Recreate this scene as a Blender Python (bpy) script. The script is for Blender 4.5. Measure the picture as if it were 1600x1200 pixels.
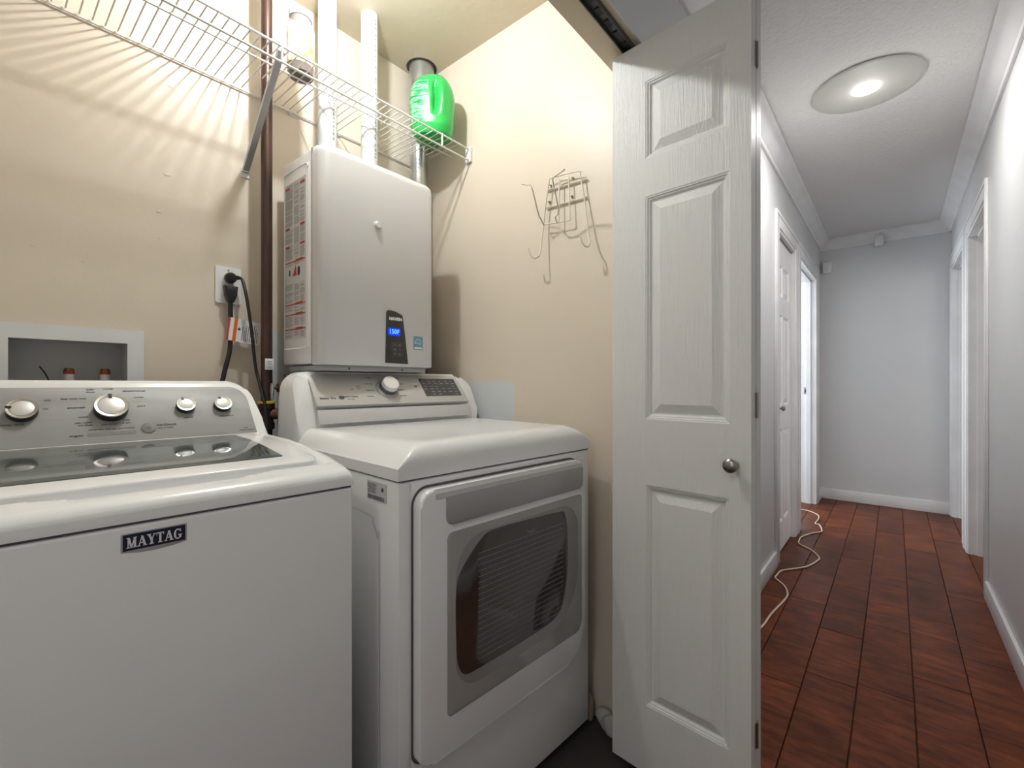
import bpy, bmesh, math, random
from mathutils import Vector, Matrix
random.seed(7)
for o in list(bpy.data.objects): bpy.data.objects.remove(o)
S = bpy.context.scene
COL = S.collection
R = math.radians
H = 1.08                                   # camera height

# ------------------------------------------------------------------ camera
cam_d = bpy.data.cameras.new('camera'); cam = bpy.data.objects.new('camera', cam_d); COL.objects.link(cam)
cam_d.sensor_width = 36; cam_d.lens = 712/1600*36; cam_d.clip_start = .02
YAW = math.atan(598/712)                   # view direction measured from +X towards +Y is 40 deg
cam.location = (0, 0, H)
cam.rotation_euler = (R(90), 0, R(-90) + (math.pi/2 - (math.pi/2 - math.atan2(math.sin(YAW), math.cos(YAW)))))
S.camera = cam

# ------------------------------------------------------------------ world + lights
w = bpy.data.worlds.new('world'); S.world = w; w.use_nodes = True
w.node_tree.nodes['Background'].inputs[0].default_value = (.9, .93, 1, 1)
w.node_tree.nodes['Background'].inputs[1].default_value = .35
def light(name, kind, loc, power, col=(1, 1, 1), size=.1, rot=(0, 0, 0), size_y=None, spread=None):
    d = bpy.data.lights.new(name, kind); d.energy = power; d.color = col
    if kind == 'AREA':
        d.size = size
        if size_y: d.shape = 'RECTANGLE'; d.size_y = size_y
        if spread: d.spread = spread
    else: d.shadow_soft_size = size
    o = bpy.data.objects.new(name, d); COL.objects.link(o); o.location = loc; o.rotation_euler = rot
    return o
light('closet_bulb', 'POINT', (.615, 1.115, 2.345), 20.5, (.93, .975, 1), .022)
light('hall_lamp_light', 'AREA', (2.612, .10, 2.402), 10, (1, .97, .93), .09)
light('hall_near_fill', 'AREA', (-.9, .1, 2.41), 6.5, (1, .97, .93), .3)  # unseen fill panel added behind the camera to lift the appliance fronts
light('hall_lamp_glow', 'POINT', (2.612, .10, 2.30), .55, (1, .97, .93), .06)
light('hall_end_fill', 'AREA', (-2.15, .09, 1.25), 8.5, (1, .975, .95), .8, (0, R(-90), 0), 2.1)  # added fill panel at the closed hall end, no opening there
light('room_window_left', 'AREA', (4.5, 2.2, 1.6), 46, (.86, .93, 1), 1.2, (R(-90), 0, 0), 1.4)
light('room_window_right', 'AREA', (3.6, -2.1, 1.6), 12, (1, .95, .9), 1.2, (R(90), 0, 0), 1.4)
S.view_settings.view_transform = 'Standard'; S.view_settings.look = 'None'
S.view_settings.gamma = 1; S.view_settings.use_curve_mapping = False
S.view_settings.exposure = 0.27

# ------------------------------------------------------------------ materials
MATS = {}
def mat(name, col, rough=.5, metal=0, coat=0, emit=None, es=1, trans=0, ior=1.45, spec=.5, alpha=1):
    m = bpy.data.materials.new(name); m.use_nodes = True; MATS[name] = m
    b = m.node_tree.nodes['Principled BSDF']
    b.inputs['Base Color'].default_value = (*col, 1); b.inputs['Roughness'].default_value = rough
    b.inputs['Metallic'].default_value = metal; b.inputs['Coat Weight'].default_value = coat
    b.inputs['Coat Roughness'].default_value = .08
    b.inputs['Transmission Weight'].default_value = trans; b.inputs['IOR'].default_value = ior
    b.inputs['Specular IOR Level'].default_value = spec; b.inputs['Alpha'].default_value = alpha
    if emit: b.inputs['Emission Color'].default_value = (*emit, 1); b.inputs['Emission Strength'].default_value = es
    return m
def N(m, t, **k):
    n = m.node_tree.nodes.new(t)
    for a, v in k.items(): setattr(n, a, v)
    return n
def L(m, a, b): m.node_tree.links.new(a, b)
def coords(m, scale=(1, 1, 1), kind='Object'):
    t = N(m, 'ShaderNodeTexCoord'); mp = N(m, 'ShaderNodeMapping'); mp.inputs['Scale'].default_value = scale
    L(m, t.outputs[kind], mp.inputs['Vector']); return mp.outputs[0]
def noise(m, vec, scale, detail=3, rough=.5):
    n = N(m, 'ShaderNodeTexNoise'); n.inputs['Scale'].default_value = scale; n.inputs['Detail'].default_value = detail
    n.inputs['Roughness'].default_value = rough; L(m, vec, n.inputs['Vector']); return n.outputs['Fac']
def ramp(m, fac, stops):
    r = N(m, 'ShaderNodeValToRGB'); e = r.color_ramp.elements
    while len(e) < len(stops): e.new(.5)
    for i, (p, c) in enumerate(stops): e[i].position = p; e[i].color = (*c, 1) if len(c) == 3 else c
    L(m, fac, r.inputs[0]); return r.outputs[0]
def bump(m, h, strength, dist=.002):
    b = N(m, 'ShaderNodeBump'); b.inputs['Strength'].default_value = strength; b.inputs['Distance'].default_value = dist
    L(m, h, b.inputs['Height']); L(m, b.outputs[0], m.node_tree.nodes['Principled BSDF'].inputs['Normal']); return b
def base(m, c): L(m, c, m.node_tree.nodes['Principled BSDF'].inputs['Base Color'])

white_app = mat('appliance_white', (.84, .845, .85), .22, coat=.3)
white_trim = mat('trim_white', (.78, .78, .78), .35)
v = coords(white_trim, (1, 1, 1)); base(white_trim, ramp(white_trim, noise(white_trim, v, 6, 5), [(.3, (.74, .74, .745)), (.7, (.82, .82, .82))]))
bump(white_trim, noise(white_trim, v, 35, 3), .15, .002)
cream = mat('cream_wall', (.7, .6, .46), .42)
primer_c = (.60, .63, .65)
def cream_build(m):
    v = coords(m)
    sep = N(m, 'ShaderNodeSeparateXYZ'); L(m, v, sep.inputs[0])
    c = ramp(m, noise(m, v, 1.7, 3), [(.3, (.645, .57, .475)), (.7, (.68, .605, .51))])
    def step(out, lo, hi, wob):
        a = N(m, 'ShaderNodeMath', operation='ADD'); L(m, out, a.inputs[0]); L(m, wob, a.inputs[1])
        r = N(m, 'ShaderNodeMapRange'); r.inputs['From Min'].default_value = lo; r.inputs['From Max'].default_value = hi
        L(m, a.outputs[0], r.inputs['Value']); return r.outputs[0]
    nz = noise(m, v, 9, 4)
    wob = N(m, 'ShaderNodeMapRange'); wob.inputs['To Min'].default_value = -.012; wob.inputs['To Max'].default_value = .012; L(m, nz, wob.inputs['Value']); wob = wob.outputs[0]
    def mul(a, b):
        q = N(m, 'ShaderNodeMath', operation='MULTIPLY'); L(m, a, q.inputs[0]); L(m, b, q.inputs[1]); return q.outputs[0]
    # unpainted grey-blue patches low on the wall behind the heater and beside the dryer
    backx = step(sep.outputs[0], .655, .665, wob); backz = step(sep.outputs[2], 1.265, 1.25, wob)
    ry = step(sep.outputs[1], 1.085, 1.095, wob); rz = step(sep.outputs[2], 1.095, 1.08, wob)
    rx = step(sep.outputs[0], 1.29, 1.295, wob)
    a = mul(backx, backz); b = mul(mul(ry, rz), rx)
    notr = N(m, 'ShaderNodeMath', operation='SUBTRACT'); notr.inputs[0].default_value = 1; L(m, rx, notr.inputs[1])
    a = mul(a, notr.outputs[0])
    mx = N(m, 'ShaderNodeMath', operation='MAXIMUM'); L(m, a, mx.inputs[0]); L(m, b, mx.inputs[1])
    mix = N(m, 'ShaderNodeMix', data_type='RGBA'); L(m, mx.outputs[0], mix.inputs[0]); L(m, c, mix.inputs[6]); mix.inputs[7].default_value = (*primer_c, 1)
    base(m, mix.outputs[2])
    bump(m, noise(m, v, 60, 4), .12, .003)
cream_build(cream)
grey_wall = mat('hall_grey', (.60, .61, .62), .38)
v = coords(grey_wall); base(grey_wall, ramp(grey_wall, noise(grey_wall, v, 2, 3), [(.3, (.63, .64, .645)), (.7, (.67, .675, .68))])); bump(grey_wall, noise(grey_wall, v, 80, 3), .1, .002)
ceil_m = mat('ceiling_texture', (.78, .77, .76), .8)
v = coords(ceil_m)
nn = noise(ceil_m, v, 55, 4, .6); r_ = ramp(ceil_m, nn, [(.46, (0, 0, 0)), (.58, (1, 1, 1))]); bump(ceil_m, r_, .5, .003)
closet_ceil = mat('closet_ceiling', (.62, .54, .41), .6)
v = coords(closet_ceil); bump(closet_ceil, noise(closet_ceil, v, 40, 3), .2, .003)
floor_dark = mat('subfloor_dark', (.02, .012, .009), .6)
plank_m = mat('plank_brown', (.1, .04, .02), .4, spec=.18)
def plank_build(m):
    v = coords(m, (9, 60, 1), 'Object'); t = N(m, 'ShaderNodeTexCoord')
    oi = N(m, 'ShaderNodeObjectInfo')
    off = N(m, 'ShaderNodeVectorMath', operation='SCALE'); L(m, oi.outputs['Location'], off.inputs[0]); off.inputs['Scale'].default_value = 3.7
    ad = N(m, 'ShaderNodeVectorMath', operation='ADD'); L(m, t.outputs['Object'], ad.inputs[0]); L(m, off.outputs[0], ad.inputs[1])
    mp = N(m, 'ShaderNodeMapping'); mp.inputs['Scale'].default_value = (22, 5, 1); L(m, ad.outputs[0], mp.inputs['Vector'])
    n1 = noise(m, mp.outputs[0], 1.6, 6, .62)
    mp2 = N(m, 'ShaderNodeMapping'); mp2.inputs['Scale'].default_value = (5, 4, 1); L(m, ad.outputs[0], mp2.inputs['Vector'])
    n2 = noise(m, mp2.outputs[0], 1.5, 4, .5)
    c1 = ramp(m, n1, [(.28, (.065, .016, .005)), (.5, (.15, .040, .014)), (.75, (.235, .070, .027))])
    c2 = ramp(m, n2, [(.3, (.58, .54, .54)), (.7, (1.1, 1.05, 1.0))])
    mix = N(m, 'ShaderNodeMix', data_type='RGBA', blend_type='MULTIPLY'); mix.inputs[0].default_value = 1
    L(m, c1, mix.inputs[6]); L(m, c2, mix.inputs[7])
    hs = N(m, 'ShaderNodeHueSaturation'); L(m, mix.outputs[2], hs.inputs['Color'])
    mr = N(m, 'ShaderNodeMapRange'); mr.inputs['To Min'].default_value = .8; mr.inputs['To Max'].default_value = 1.25; L(m, oi.outputs['Random'], mr.inputs['Value']); L(m, mr.outputs[0], hs.inputs['Value'])
    base(m, hs.outputs[0])
    rr = N(m, 'ShaderNodeMapRange'); rr.inputs['To Min'].default_value = .28; rr.inputs['To Max'].default_value = .5; L(m, n1, rr.inputs['Value']); L(m, rr.outputs[0], m.node_tree.nodes['Principled BSDF'].inputs['Roughness'])
    bump(m, n1, .25, .002)
plank_build(plank_m)
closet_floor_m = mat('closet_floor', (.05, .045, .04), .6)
door_m = mat('door_white', (.70, .70, .69), .42)
def door_build(m):
    v = coords(m, (1, 1, .05)); n1 = noise(m, v, 220, 4, .65)
    bump(m, n1, .8, .0025)
door_build(door_m)
silver = mat('silver_panel', (.50, .50, .49), .5, metal=.15)
v = coords(silver, (2, 1, 300)); base(silver, ramp(silver, noise(silver, v, 3, 2), [(.3, (.345, .35, .355)), (.7, (.365, .37, .375))]))
silver_d = mat('dryer_silver', (.54, .53, .515), .45, metal=.15)
chrome = mat('chrome', (.82, .82, .82), .14, metal=1)
knob_face = mat('knob_face', (.74, .74, .74), .38, metal=.35)
rim_m = mat('dial_rim_metal', (.50, .50, .50), .25, metal=.9)
mid_grey = mat('mid_grey', (.20, .20, .20), .5)
fascia_m = mat('fascia_grey', (.56, .56, .56), .3)
tray_m = mat('badge_tray', (.42, .42, .43), .35, metal=.5)
satin = mat('satin_nickel', (.34, .32, .30), .3, metal=1)
knob_dark = mat('knob_skirt', (.10, .10, .10), .35, metal=.4)
glass_top = mat('lid_glass', (.085, .10, .10), .05, spec=.42)
ink = mat('ink', (.06, .06, .065), .5)
ink_soft = mat('ink_grey', (.23, .23, .23), .6)
white_ink = mat('white_ink', (.8, .8, .8), .5)
navy = mat('navy', (.006, .008, .03), .3)
black = mat('black_plastic', (.012, .012, .012), .35)
dark_grey = mat('dark_grey', (.045, .043, .04), .3)
lcd = mat('lcd_dark', (.055, .055, .055), .22)
gap_m = mat('shadow_gap', (.03, .03, .03), .7)
seam_line = mat('seam_dark', (.11, .11, .11), .7)  # dark grey set into the appliance and cover seams
blue_led = mat('blue_led', (.01, .02, .2), .4, emit=(.03, .12, 1), es=5)
blue_glow = mat('blue_backlight', (.0, .01, .15), .4, emit=(.0, .035, .9), es=.8)
red_ink = mat('red_ink', (.45, .04, .03), .5)
orange_ink = mat('orange_ink', (.62, .13, .01), .5)
paper = mat('paper', (.72, .72, .74), .5)
label_grey = mat('label_grey', (.60, .60, .60), .5)
print_grey = mat('print_grey', (.30, .30, .30), .6)
heater_m = mat('heater_white', (.67, .67, .68), .3, coat=.25)
heater_side_lit = mat('heater_side_lit', (.78, .78, .79), .32)  # side colour raised above the front for light bounced from the left
bracket_m = mat('bracket_grey', (.40, .40, .41), .35, metal=.3)
wire_m = mat('wire_white', (.72, .71, .67), .35)
rack_m = mat('rack_ivory', (.66, .61, .51), .35)
pvc = mat('pvc_white', (.62, .64, .67), .3)
galv = mat('galvanized', (.55, .57, .58), .28, metal=.85)
v = coords(galv); base(galv, ramp(galv, noise(galv, v, 14, 5), [(.3, (.42, .44, .45)), (.7, (.66, .68, .69))]))
iron = mat('black_iron', (.055, .032, .025), .38, metal=.4)
v = coords(iron, (1, 1, .3)); base(iron, ramp(iron, noise(iron, v, 22, 4), [(.3, (.03, .022, .02)), (.7, (.10, .052, .038))]))
copper = mat('copper', (.19, .095, .06), .35, metal=.7)
tape = mat('yellow_tape', (.60, .48, .05), .5)
green = mat('green_jug', (.02, .42, .08), .28, coat=.3)
green_b = green.node_tree.nodes['Principled BSDF']; green_b.inputs['Subsurface Weight'].default_value = .12; green_b.inputs['Subsurface Radius'].default_value = (.02, .05, .02)
green_cap = mat('green_cap', (.01, .28, .05), .3)
green_label = mat('jug_label', (.02, .35, .1), .35)
def label_build(m):
    v = coords(m, (1, 1, 1)); a = noise(m, coords(m, (14, 14, 70)), 1.6, 4, .7)
    c = ramp(m, a, [(.40, (.01, .22, .07)), (.5, (.02, .40, .12)), (.56, (.45, .72, .50)), (.62, (.03, .42, .13))])
    base(m, c)
label_build(green_label)
jar_m = mat('jar_clear', (.85, .80, .78), .1, trans=.85, ior=1.3)
jar_label = mat('jar_label', (.7, .65, .75), .35)
v = coords(jar_label); base(jar_label, ramp(jar_label, noise(jar_label, v, 24, 3, .6), [(.36, (.75, .22, .02)), (.46, (.85, .55, .22)), (.54, (.78, .72, .80)), (.7, (.72, .70, .85))]))
brown_c = mat('jar_contents', (.12, .045, .02), .8)
cord_m = mat('cord_black', (.015, .014, .013), .45)
cord_w = mat('cord_ivory', (.72, .60, .45), .5)
bulb_m = mat('lamp_diffuser', (1, 1, 1), .4, emit=(1, .97, .92), es=14)
lamp_ring = mat('lamp_plate', (.50, .49, .47), .55)
brass = mat('brass_dark', (.20, .12, .07), .35, metal=.8)
rag_m = mat('rag', (.30, .24, .19), .9)
rag2_m = mat('pale_rag', (.45, .44, .42), .9)
box_m = mat('box_white', (.68, .70, .71), .4)
box_in = mat('box_inner', (.50, .50, .50), .5)
teal = mat('sticker_teal', (.12, .30, .40), .4)
outlet_m = mat('outlet_white', (.75, .76, .77), .35)
win_dark = mat('window_dark', (.035, .031, .028), .05, coat=1, spec=.6)
door_glass = mat('door_glass', (.36, .36, .345), .1, coat=.8)
door_ring = mat('window_ring', (.26, .26, .25), .15, coat=.7)
pocket_m = mat('handle_grey', (.42, .42, .42), .3, metal=.5)

# ------------------------------------------------------------------ mesh helpers
def finish(name, bm, m, parent=None, smooth=True, angle=35):
    me = bpy.data.meshes.new(name); bmesh.ops.recalc_face_normals(bm, faces=bm.faces[:]); bm.to_mesh(me); bm.free()
    if isinstance(m, (list, tuple)):
        for q in m: me.materials.append(q)
    else: me.materials.append(m)
    if smooth:
        for p in me.polygons: p.use_smooth = True
        me.set_sharp_from_angle(angle=R(angle))
    o = bpy.data.objects.new(name, me); COL.objects.link(o)
    if parent: o.parent = parent
    return o
def add_box(bm, a, b, bev=0, seg=2, mi=0):
    vs = [bm.verts.new((x, y, z)) for x in (a[0], b[0]) for y in (a[1], b[1]) for z in (a[2], b[2])]
    f = [(0, 1, 3, 2), (4, 6, 7, 5), (0, 4, 5, 1), (2, 3, 7, 6), (0, 2, 6, 4), (1, 5, 7, 3)]
    fs = [bm.faces.new([vs[i] for i in q]) for q in f]
    for q in fs: q.material_index = mi
    if bev:
        es = list({e for q in fs for e in q.edges})
        bmesh.ops.bevel(bm, geom=es, offset=bev, segments=seg, profile=.5, affect='EDGES')
def add_prism(bm, pts, d, mi=0, bev=0, seg=2):
    """pts: list of 3D points (planar), d: extrusion vector"""
    d = Vector(d); A = [bm.verts.new(p) for p in pts]; B = [bm.verts.new(Vector(p) + d) for p in pts]
    fs = [bm.faces.new(A), bm.faces.new(B[::-1])]
    n = len(pts)
    for i in range(n): fs.append(bm.faces.new([A[i], B[i], B[(i+1) % n], A[(i+1) % n]]))
    for q in fs: q.material_index = mi
    if bev:
        es = [e for e in fs[0].edges] if bev > 0 else [e for e in fs[0].edges] + [e for e in fs[1].edges]
        bmesh.ops.bevel(bm, geom=es, offset=abs(bev), segments=seg, profile=.5, affect='EDGES')
def add_tube(bm, pts, r, n=8, cap=True):
    pts = [Vector(p) for p in pts]; rings = []; up = None
    for i, p in enumerate(pts):
        t = (pts[min(i+1, len(pts)-1)] - pts[max(i-1, 0)]).normalized()
        if up is None:
            up = Vector((0, 0, 1)) if abs(t.z) < .9 else Vector((1, 0, 0))
        u = (up - t*up.dot(t)).normalized(); q = t.cross(u); up = u
        rr = r[i] if isinstance(r, (list, tuple)) else r
        rings.append([bm.verts.new(p + (u*math.cos(2*math.pi*k/n) + q*math.sin(2*math.pi*k/n))*rr) for k in range(n)])
    for a, b in zip(rings, rings[1:]):
        for k in range(n): bm.faces.new([a[k], a[(k+1) % n], b[(k+1) % n], b[k]])
    if cap: bm.faces.new(rings[0][::-1]); bm.faces.new(rings[-1])
def add_lathe(bm, prof, origin, axis, n=32, close=True):
    """prof: list of (radius, height along axis)"""
    o = Vector(origin); ax = Vector(axis).normalized(); u = ax.orthogonal().normalized(); q = ax.cross(u); rings = []
    for r, h in prof: rings.append([bm.verts.new(o + ax*h + (u*math.cos(2*math.pi*k/n) + q*math.sin(2*math.pi*k/n))*max(r, 1e-5)) for k in range(n)])
    for a, b in zip(rings, rings[1:]):
        for k in range(n): bm.faces.new([a[k], a[(k+1) % n], b[(k+1) % n], b[k]])
    if close: bm.faces.new(rings[0][::-1]); bm.faces.new(rings[-1])
def smooth_path(pts, n=6):
    P = [Vector(p) for p in pts]; out = []
    for i in range(len(P)-1):
        a, b, c, d = P[max(i-1, 0)], P[i], P[i+1], P[min(i+2, len(P)-1)]
        for k in range(n):
            t = k/n; out.append(.5*((2*b) + (c-a)*t + (2*a-5*b+4*c-d)*t*t + (3*b-a-3*c+d)*t**3))
    out.append(P[-1]); return out
def box(name, a, b, m, parent=None, bev=0, seg=2):
    bm = bmesh.new(); add_box(bm, a, b, bev, seg); return finish(name, bm, m, parent)
def tube(name, pts, r, m, parent=None, n=8):
    bm = bmesh.new(); add_tube(bm, pts, r, n); return finish(name, bm, m, parent, angle=50)
def lathe(name, prof, o, ax, m, parent=None, n=32):
    bm = bmesh.new(); add_lathe(bm, prof, o, ax, n); return finish(name, bm, m, parent)
def prism(name, pts, d, m, parent=None, bev=0, seg=2):
    bm = bmesh.new(); add_prism(bm, pts, d, 0, bev, seg); return finish(name, bm, m, parent)
def thing(name, label, cat, loc=(0, 0, 0), rz=0, group=None):
    o = bpy.data.objects.new(name, None); COL.objects.link(o); o.location = loc; o.rotation_euler = (0, 0, rz)
    o.empty_display_size = .05; tag(o, label, cat, group); return o
def tag(o, label, cat, group=None):
    o['label'] = label; o['category'] = cat
    if group: o['group'] = group
    return o
def struct(o, label=None):
    o['kind'] = 'structure'
    if label: o['label'] = label
    return o
def plane_m(o, right, up):
    r = Vector(right).normalized(); u = Vector(up).normalized(); n = r.cross(u)
    return Matrix(((r.x, u.x, n.x, o[0]), (r.y, u.y, n.y, o[1]), (r.z, u.z, n.z, o[2]), (0, 0, 0, 1)))
def text_mesh(s, M, size, ext=.0002, align='CENTER', bold=0, shear=0):
    c = bpy.data.curves.new('txt', 'FONT'); c.body = s; c.size = size; c.extrude = ext; c.align_x = align; c.align_y = 'CENTER'; c.offset = bold; c.resolution_u = 3; c.shear = shear
    o = bpy.data.objects.new('txt', c); COL.objects.link(o)
    dg = bpy.context.evaluated_depsgraph_get(); me = bpy.data.meshes.new_from_object(o.evaluated_get(dg)); bpy.data.objects.remove(o)
    me.transform(M); return me
def texts(name, items, m, parent, label=None):
    """items: (string, matrix, size[, align[, bold]]) joined into one print mesh"""
    bm = bmesh.new()
    for it in items:
        s, M, size = it[:3]; me = text_mesh(s, M, size, align=it[3] if len(it) > 3 else 'CENTER', bold=it[4] if len(it) > 4 else 0)
        bm.from_mesh(me); bpy.data.meshes.remove(me)
    me = bpy.data.meshes.new(name); bm.to_mesh(me); bm.free(); me.materials.append(m)
    o = bpy.data.objects.new(name, me); COL.objects.link(o); o.parent = parent
    if label: o['label'] = label
    return o
def on(P, du, dv, dn=.0006): return P @ Matrix.Translation((du, dv, dn))
def rrect(x0, y0, x1, y1, r, n=5):
    out = []
    rs = r if isinstance(r, (list, tuple)) else (r,)*4
    for (cx, cy, a0, q) in ((x1-rs[0], y1-rs[0], 0, rs[0]), (x0+rs[1], y1-rs[1], 90, rs[1]), (x0+rs[2], y0+rs[2], 180, rs[2]), (x1-rs[3], y0+rs[3], 270, rs[3])):
        for k in range(n+1):
            a = R(a0 + 90*k/n); out.append((cx+q*math.cos(a), cy+q*math.sin(a)))
    return out
def on_plane(P, pts, dn=0): return [P @ Vector((x, y, dn)) for x, y in pts]
def plate(name, P, pts, t, m, parent, bev=0, dn=0, seg=2):
    """flat plate of outline pts in plane frame P, back face at dn, thickness t outwards, outer edge bevelled"""
    n = (P.to_3x3() @ Vector((0, 0, 1)))
    bm = bmesh.new(); add_prism(bm, on_plane(P, pts, dn + t), -n*t, 0, bev, seg)
    return finish(name, bm, m, parent)

# ------------------------------------------------------------------ the room
YL, YR, XF = .543, -.360, 5.209
XR, YB, XL = 1.31, 1.62, -.45
HC = 2.43; TH = .12; HD = 2.035
X0 = -2.2
def walls(name, boxes, m):
    bm = bmesh.new()
    for a, b in boxes: add_box(bm, a, b)
    return struct(finish(name, bm, m, smooth=False))
# back wall of the closet with a hole for the washer supply box
bx0, bx1, bz0, bz1 = .055, .283, 1.00, 1.195
walls('wall_closet_back', [((XL-TH, YB, 0), (bx0, YB+TH, HC)), ((bx1, YB, 0), (XR, YB+TH, HC)), ((bx0, YB, bz1), (bx1, YB+TH, HC)), ((bx0, YB, 0), (bx1, YB+TH, bz0))], cream)
walls('wall_closet_right', [((XR, YL+TH, 0), (XR+TH, YB+TH, HC))], cream)
walls('wall_closet_left', [((XL-TH, YL+TH, 0), (XL, YB, HC))], cream)
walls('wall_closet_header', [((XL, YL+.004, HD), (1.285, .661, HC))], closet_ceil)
# hall walls with their door openings
D1 = (3.156, 3.755); D2 = (3.973, 4.905); B1 = (3.36, 4.10); B2 = (4.345, 5.145); DT = 2.03
walls('wall_hall_left', [((X0, YL, 0), (XL, YL+TH, HC)), ((XL, YL, HD), (1.29, YL+.004, HC)), ((1.29, YL, 0), (D1[0], YL+TH, HC)), ((D1[0], YL, DT), (D1[1], YL+TH, HC)),
      ((D1[1], YL, 0), (D2[0], YL+TH, HC)), ((D2[0], YL, DT), (D2[1], YL+TH, HC)), ((D2[1], YL, 0), (XF, YL+TH, HC))], grey_wall)
walls('wall_hall_right', [((X0, YR-TH, 0), (B1[0], YR, HC)), ((B1[0], YR-TH, DT), (B1[1], YR, HC)), ((B1[1], YR-TH, 0), (B2[0], YR, HC)),
      ((B2[0], YR-TH, DT), (B2[1], YR, HC)), ((B2[1], YR-TH, 0), (XF, YR, HC))], grey_wall)
walls('wall_hall_far', [((XF, YR-TH, 0), (XF+TH, YL+TH, HC))], grey_wall)
walls('wall_hall_near', [((X0-TH, YR-TH, 0), (X0, YL+TH, HC))], grey_wall)
# small filled nicks and drips on the closet back wall
wb = bpy.data.objects['wall_closet_back']
for x, z, r_ in ((.376, 1.949, .008), (.369, 1.688, .010), (.350, 1.575, .007), (.352, 1.50, .005), (.10, 1.42, .004), (.19, 1.40, .003)):
    bm = bmesh.new(); bmesh.ops.create_icosphere(bm, subdivisions=2, radius=1)
    for q in bm.verts: q.co = Vector((x+q.co.x*r_*(1+.4*math.sin(5*q.co.z)), YB+q.co.y*.0012, z+q.co.z*r_*.45*(1+.5*math.sin(7*q.co.x))))
    finish('paint_drip', bm, cream, wb)
# side rooms
walls('wall_room_left', [((3.70, YL+TH, 0), (3.80, 2.4, HC)), ((5.6, YL+TH, 0), (5.7, 2.4, HC)), ((3.70, 2.4, 0), (5.7, 2.5, HC)), ((XF, YL+TH-.001, 0), (5.6, YL+TH+.06, HC))], white_trim)
walls('wall_room_right', [((3.1, -2.4, 0), (3.2, YR-TH, HC)), ((5.6, -2.4, 0), (5.7, YR-TH, HC)), ((3.1, -2.5, 0), (5.7, -2.4, HC)), ((XF, YR-TH-.06, 0), (5.6, YR-TH+.001, HC))], grey_wall)
walls('ceiling', [((X0, YR-TH, HC), (XF+TH, YL+.06, HC+.1)), ((1.29, YL+.06, HC), (3.2, YL+TH, HC+.1)), ((3.2, YL+.06, HC), (5.8, 2.5, HC+.1)), ((3.1, -2.5, HC), (5.7, YR-TH, HC+.1))], ceil_m)
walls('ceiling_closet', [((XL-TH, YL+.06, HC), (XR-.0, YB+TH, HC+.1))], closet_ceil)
floor = walls('floor', [((X0, -2.5, -.1), (5.8, 2.5, -.012))], floor_dark)
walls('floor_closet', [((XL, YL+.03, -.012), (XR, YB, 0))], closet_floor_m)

# planks, each its own object, child of the floor
def plank(x0, x1, y0, y1):
    g = .0013; dz = random.uniform(-.0006, .0006); cx, cy = (x0+x1)/2, (y0+y1)/2
    hx, hy = (x1-x0)/2-g, (y1-y0)/2-g; b = .002
    bm = bmesh.new()
    r0 = [bm.verts.new((sx*hx, sy*hy, -.012)) for sx, sy in ((-1, -1), (1, -1), (1, 1), (-1, 1))]
    r1 = [bm.verts.new((sx*hx, sy*hy, -.0018+dz)) for sx, sy in ((-1, -1), (1, -1), (1, 1), (-1, 1))]
    r2 = [bm.verts.new((sx*(hx-b), sy*(hy-b), dz)) for sx, sy in ((-1, -1), (1, -1), (1, 1), (-1, 1))]
    for a, c in ((r0, r1), (r1, r2)):
        for k in range(4): bm.faces.new([a[k], a[(k+1) % 4], c[(k+1) % 4], c[k]])
    bm.faces.new(r2)
    o = finish('plank', bm, plank_m, floor, smooth=False); o.location = (cx, cy, 0); return o
PW = .154; lines = [.411 + PW*k for k in range(-8, 5)]
joints = {0: [1.33, 1.90, 2.69, 3.12, 3.60, 4.20, 4.75], -1: [1.43, 2.025, 2.43, 3.00, 3.52, 4.12, 4.7], -2: [1.50, 2.06, 2.61, 3.18, 3.72, 4.30, 4.86],
          -3: [1.15, 1.65, 2.24, 2.83, 3.345, 3.95, 4.52], -4: [1.1, 1.85, 2.52, 3.21, 3.80, 4.30, 4.9]}
for i in range(len(lines)-1):
    y0, y1 = lines[i], lines[i+1]; row = round((y1-.411)/PW)
    if y0 < -.75 or y1 > .8: continue
    js = joints.get(row) or [1.28+random.uniform(0, .3)+.57*k for k in range(7)]
    lo = 1.292 if row > 0 else X0
    pre = []
    x = js[0]
    while x > lo: x -= .58; pre.append(max(x, lo))
    js = sorted(set([round(q, 4) for q in pre])) + js + [XF+.1]
    if row > 0: js = [q for q in js if q >= lo]
    for a, b in zip(js, js[1:]):
        if b-a < .02: continue
        plank(a, b, max(y0, YL+.04) if False else y0, y1)

# crown moulding
def crown_prof(s=1): return [(0, 0), (.012, .0), (.016, .008), (.016, .016), (.03, .026), (.05, .05), (.062, .066), (.072, .07), (.078, .078), (.078, .092), (0, .092)]
zc = HC-.092
tn = [0]
def trim(bm_or, name=None, m=None):
    tn[0] += 1; return struct(finish('trim_%d' % tn[0], bm_or, m or white_trim))
for (p0, dirv, out) in (((X0, YL, zc), (XF-X0, 0, 0), (0, -1)), ((X0, YR, zc), (XF-X0, 0, 0), (0, 1)), ((XF, YR, zc), (0, YL-YR, 0), (-1, 0))):
    bm = bmesh.new(); add_prism(bm, [(p0[0]+out[0]*a, p0[1]+out[1]*a, p0[2]+b) for a, b in crown_prof()], dirv); trim(bm)
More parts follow.
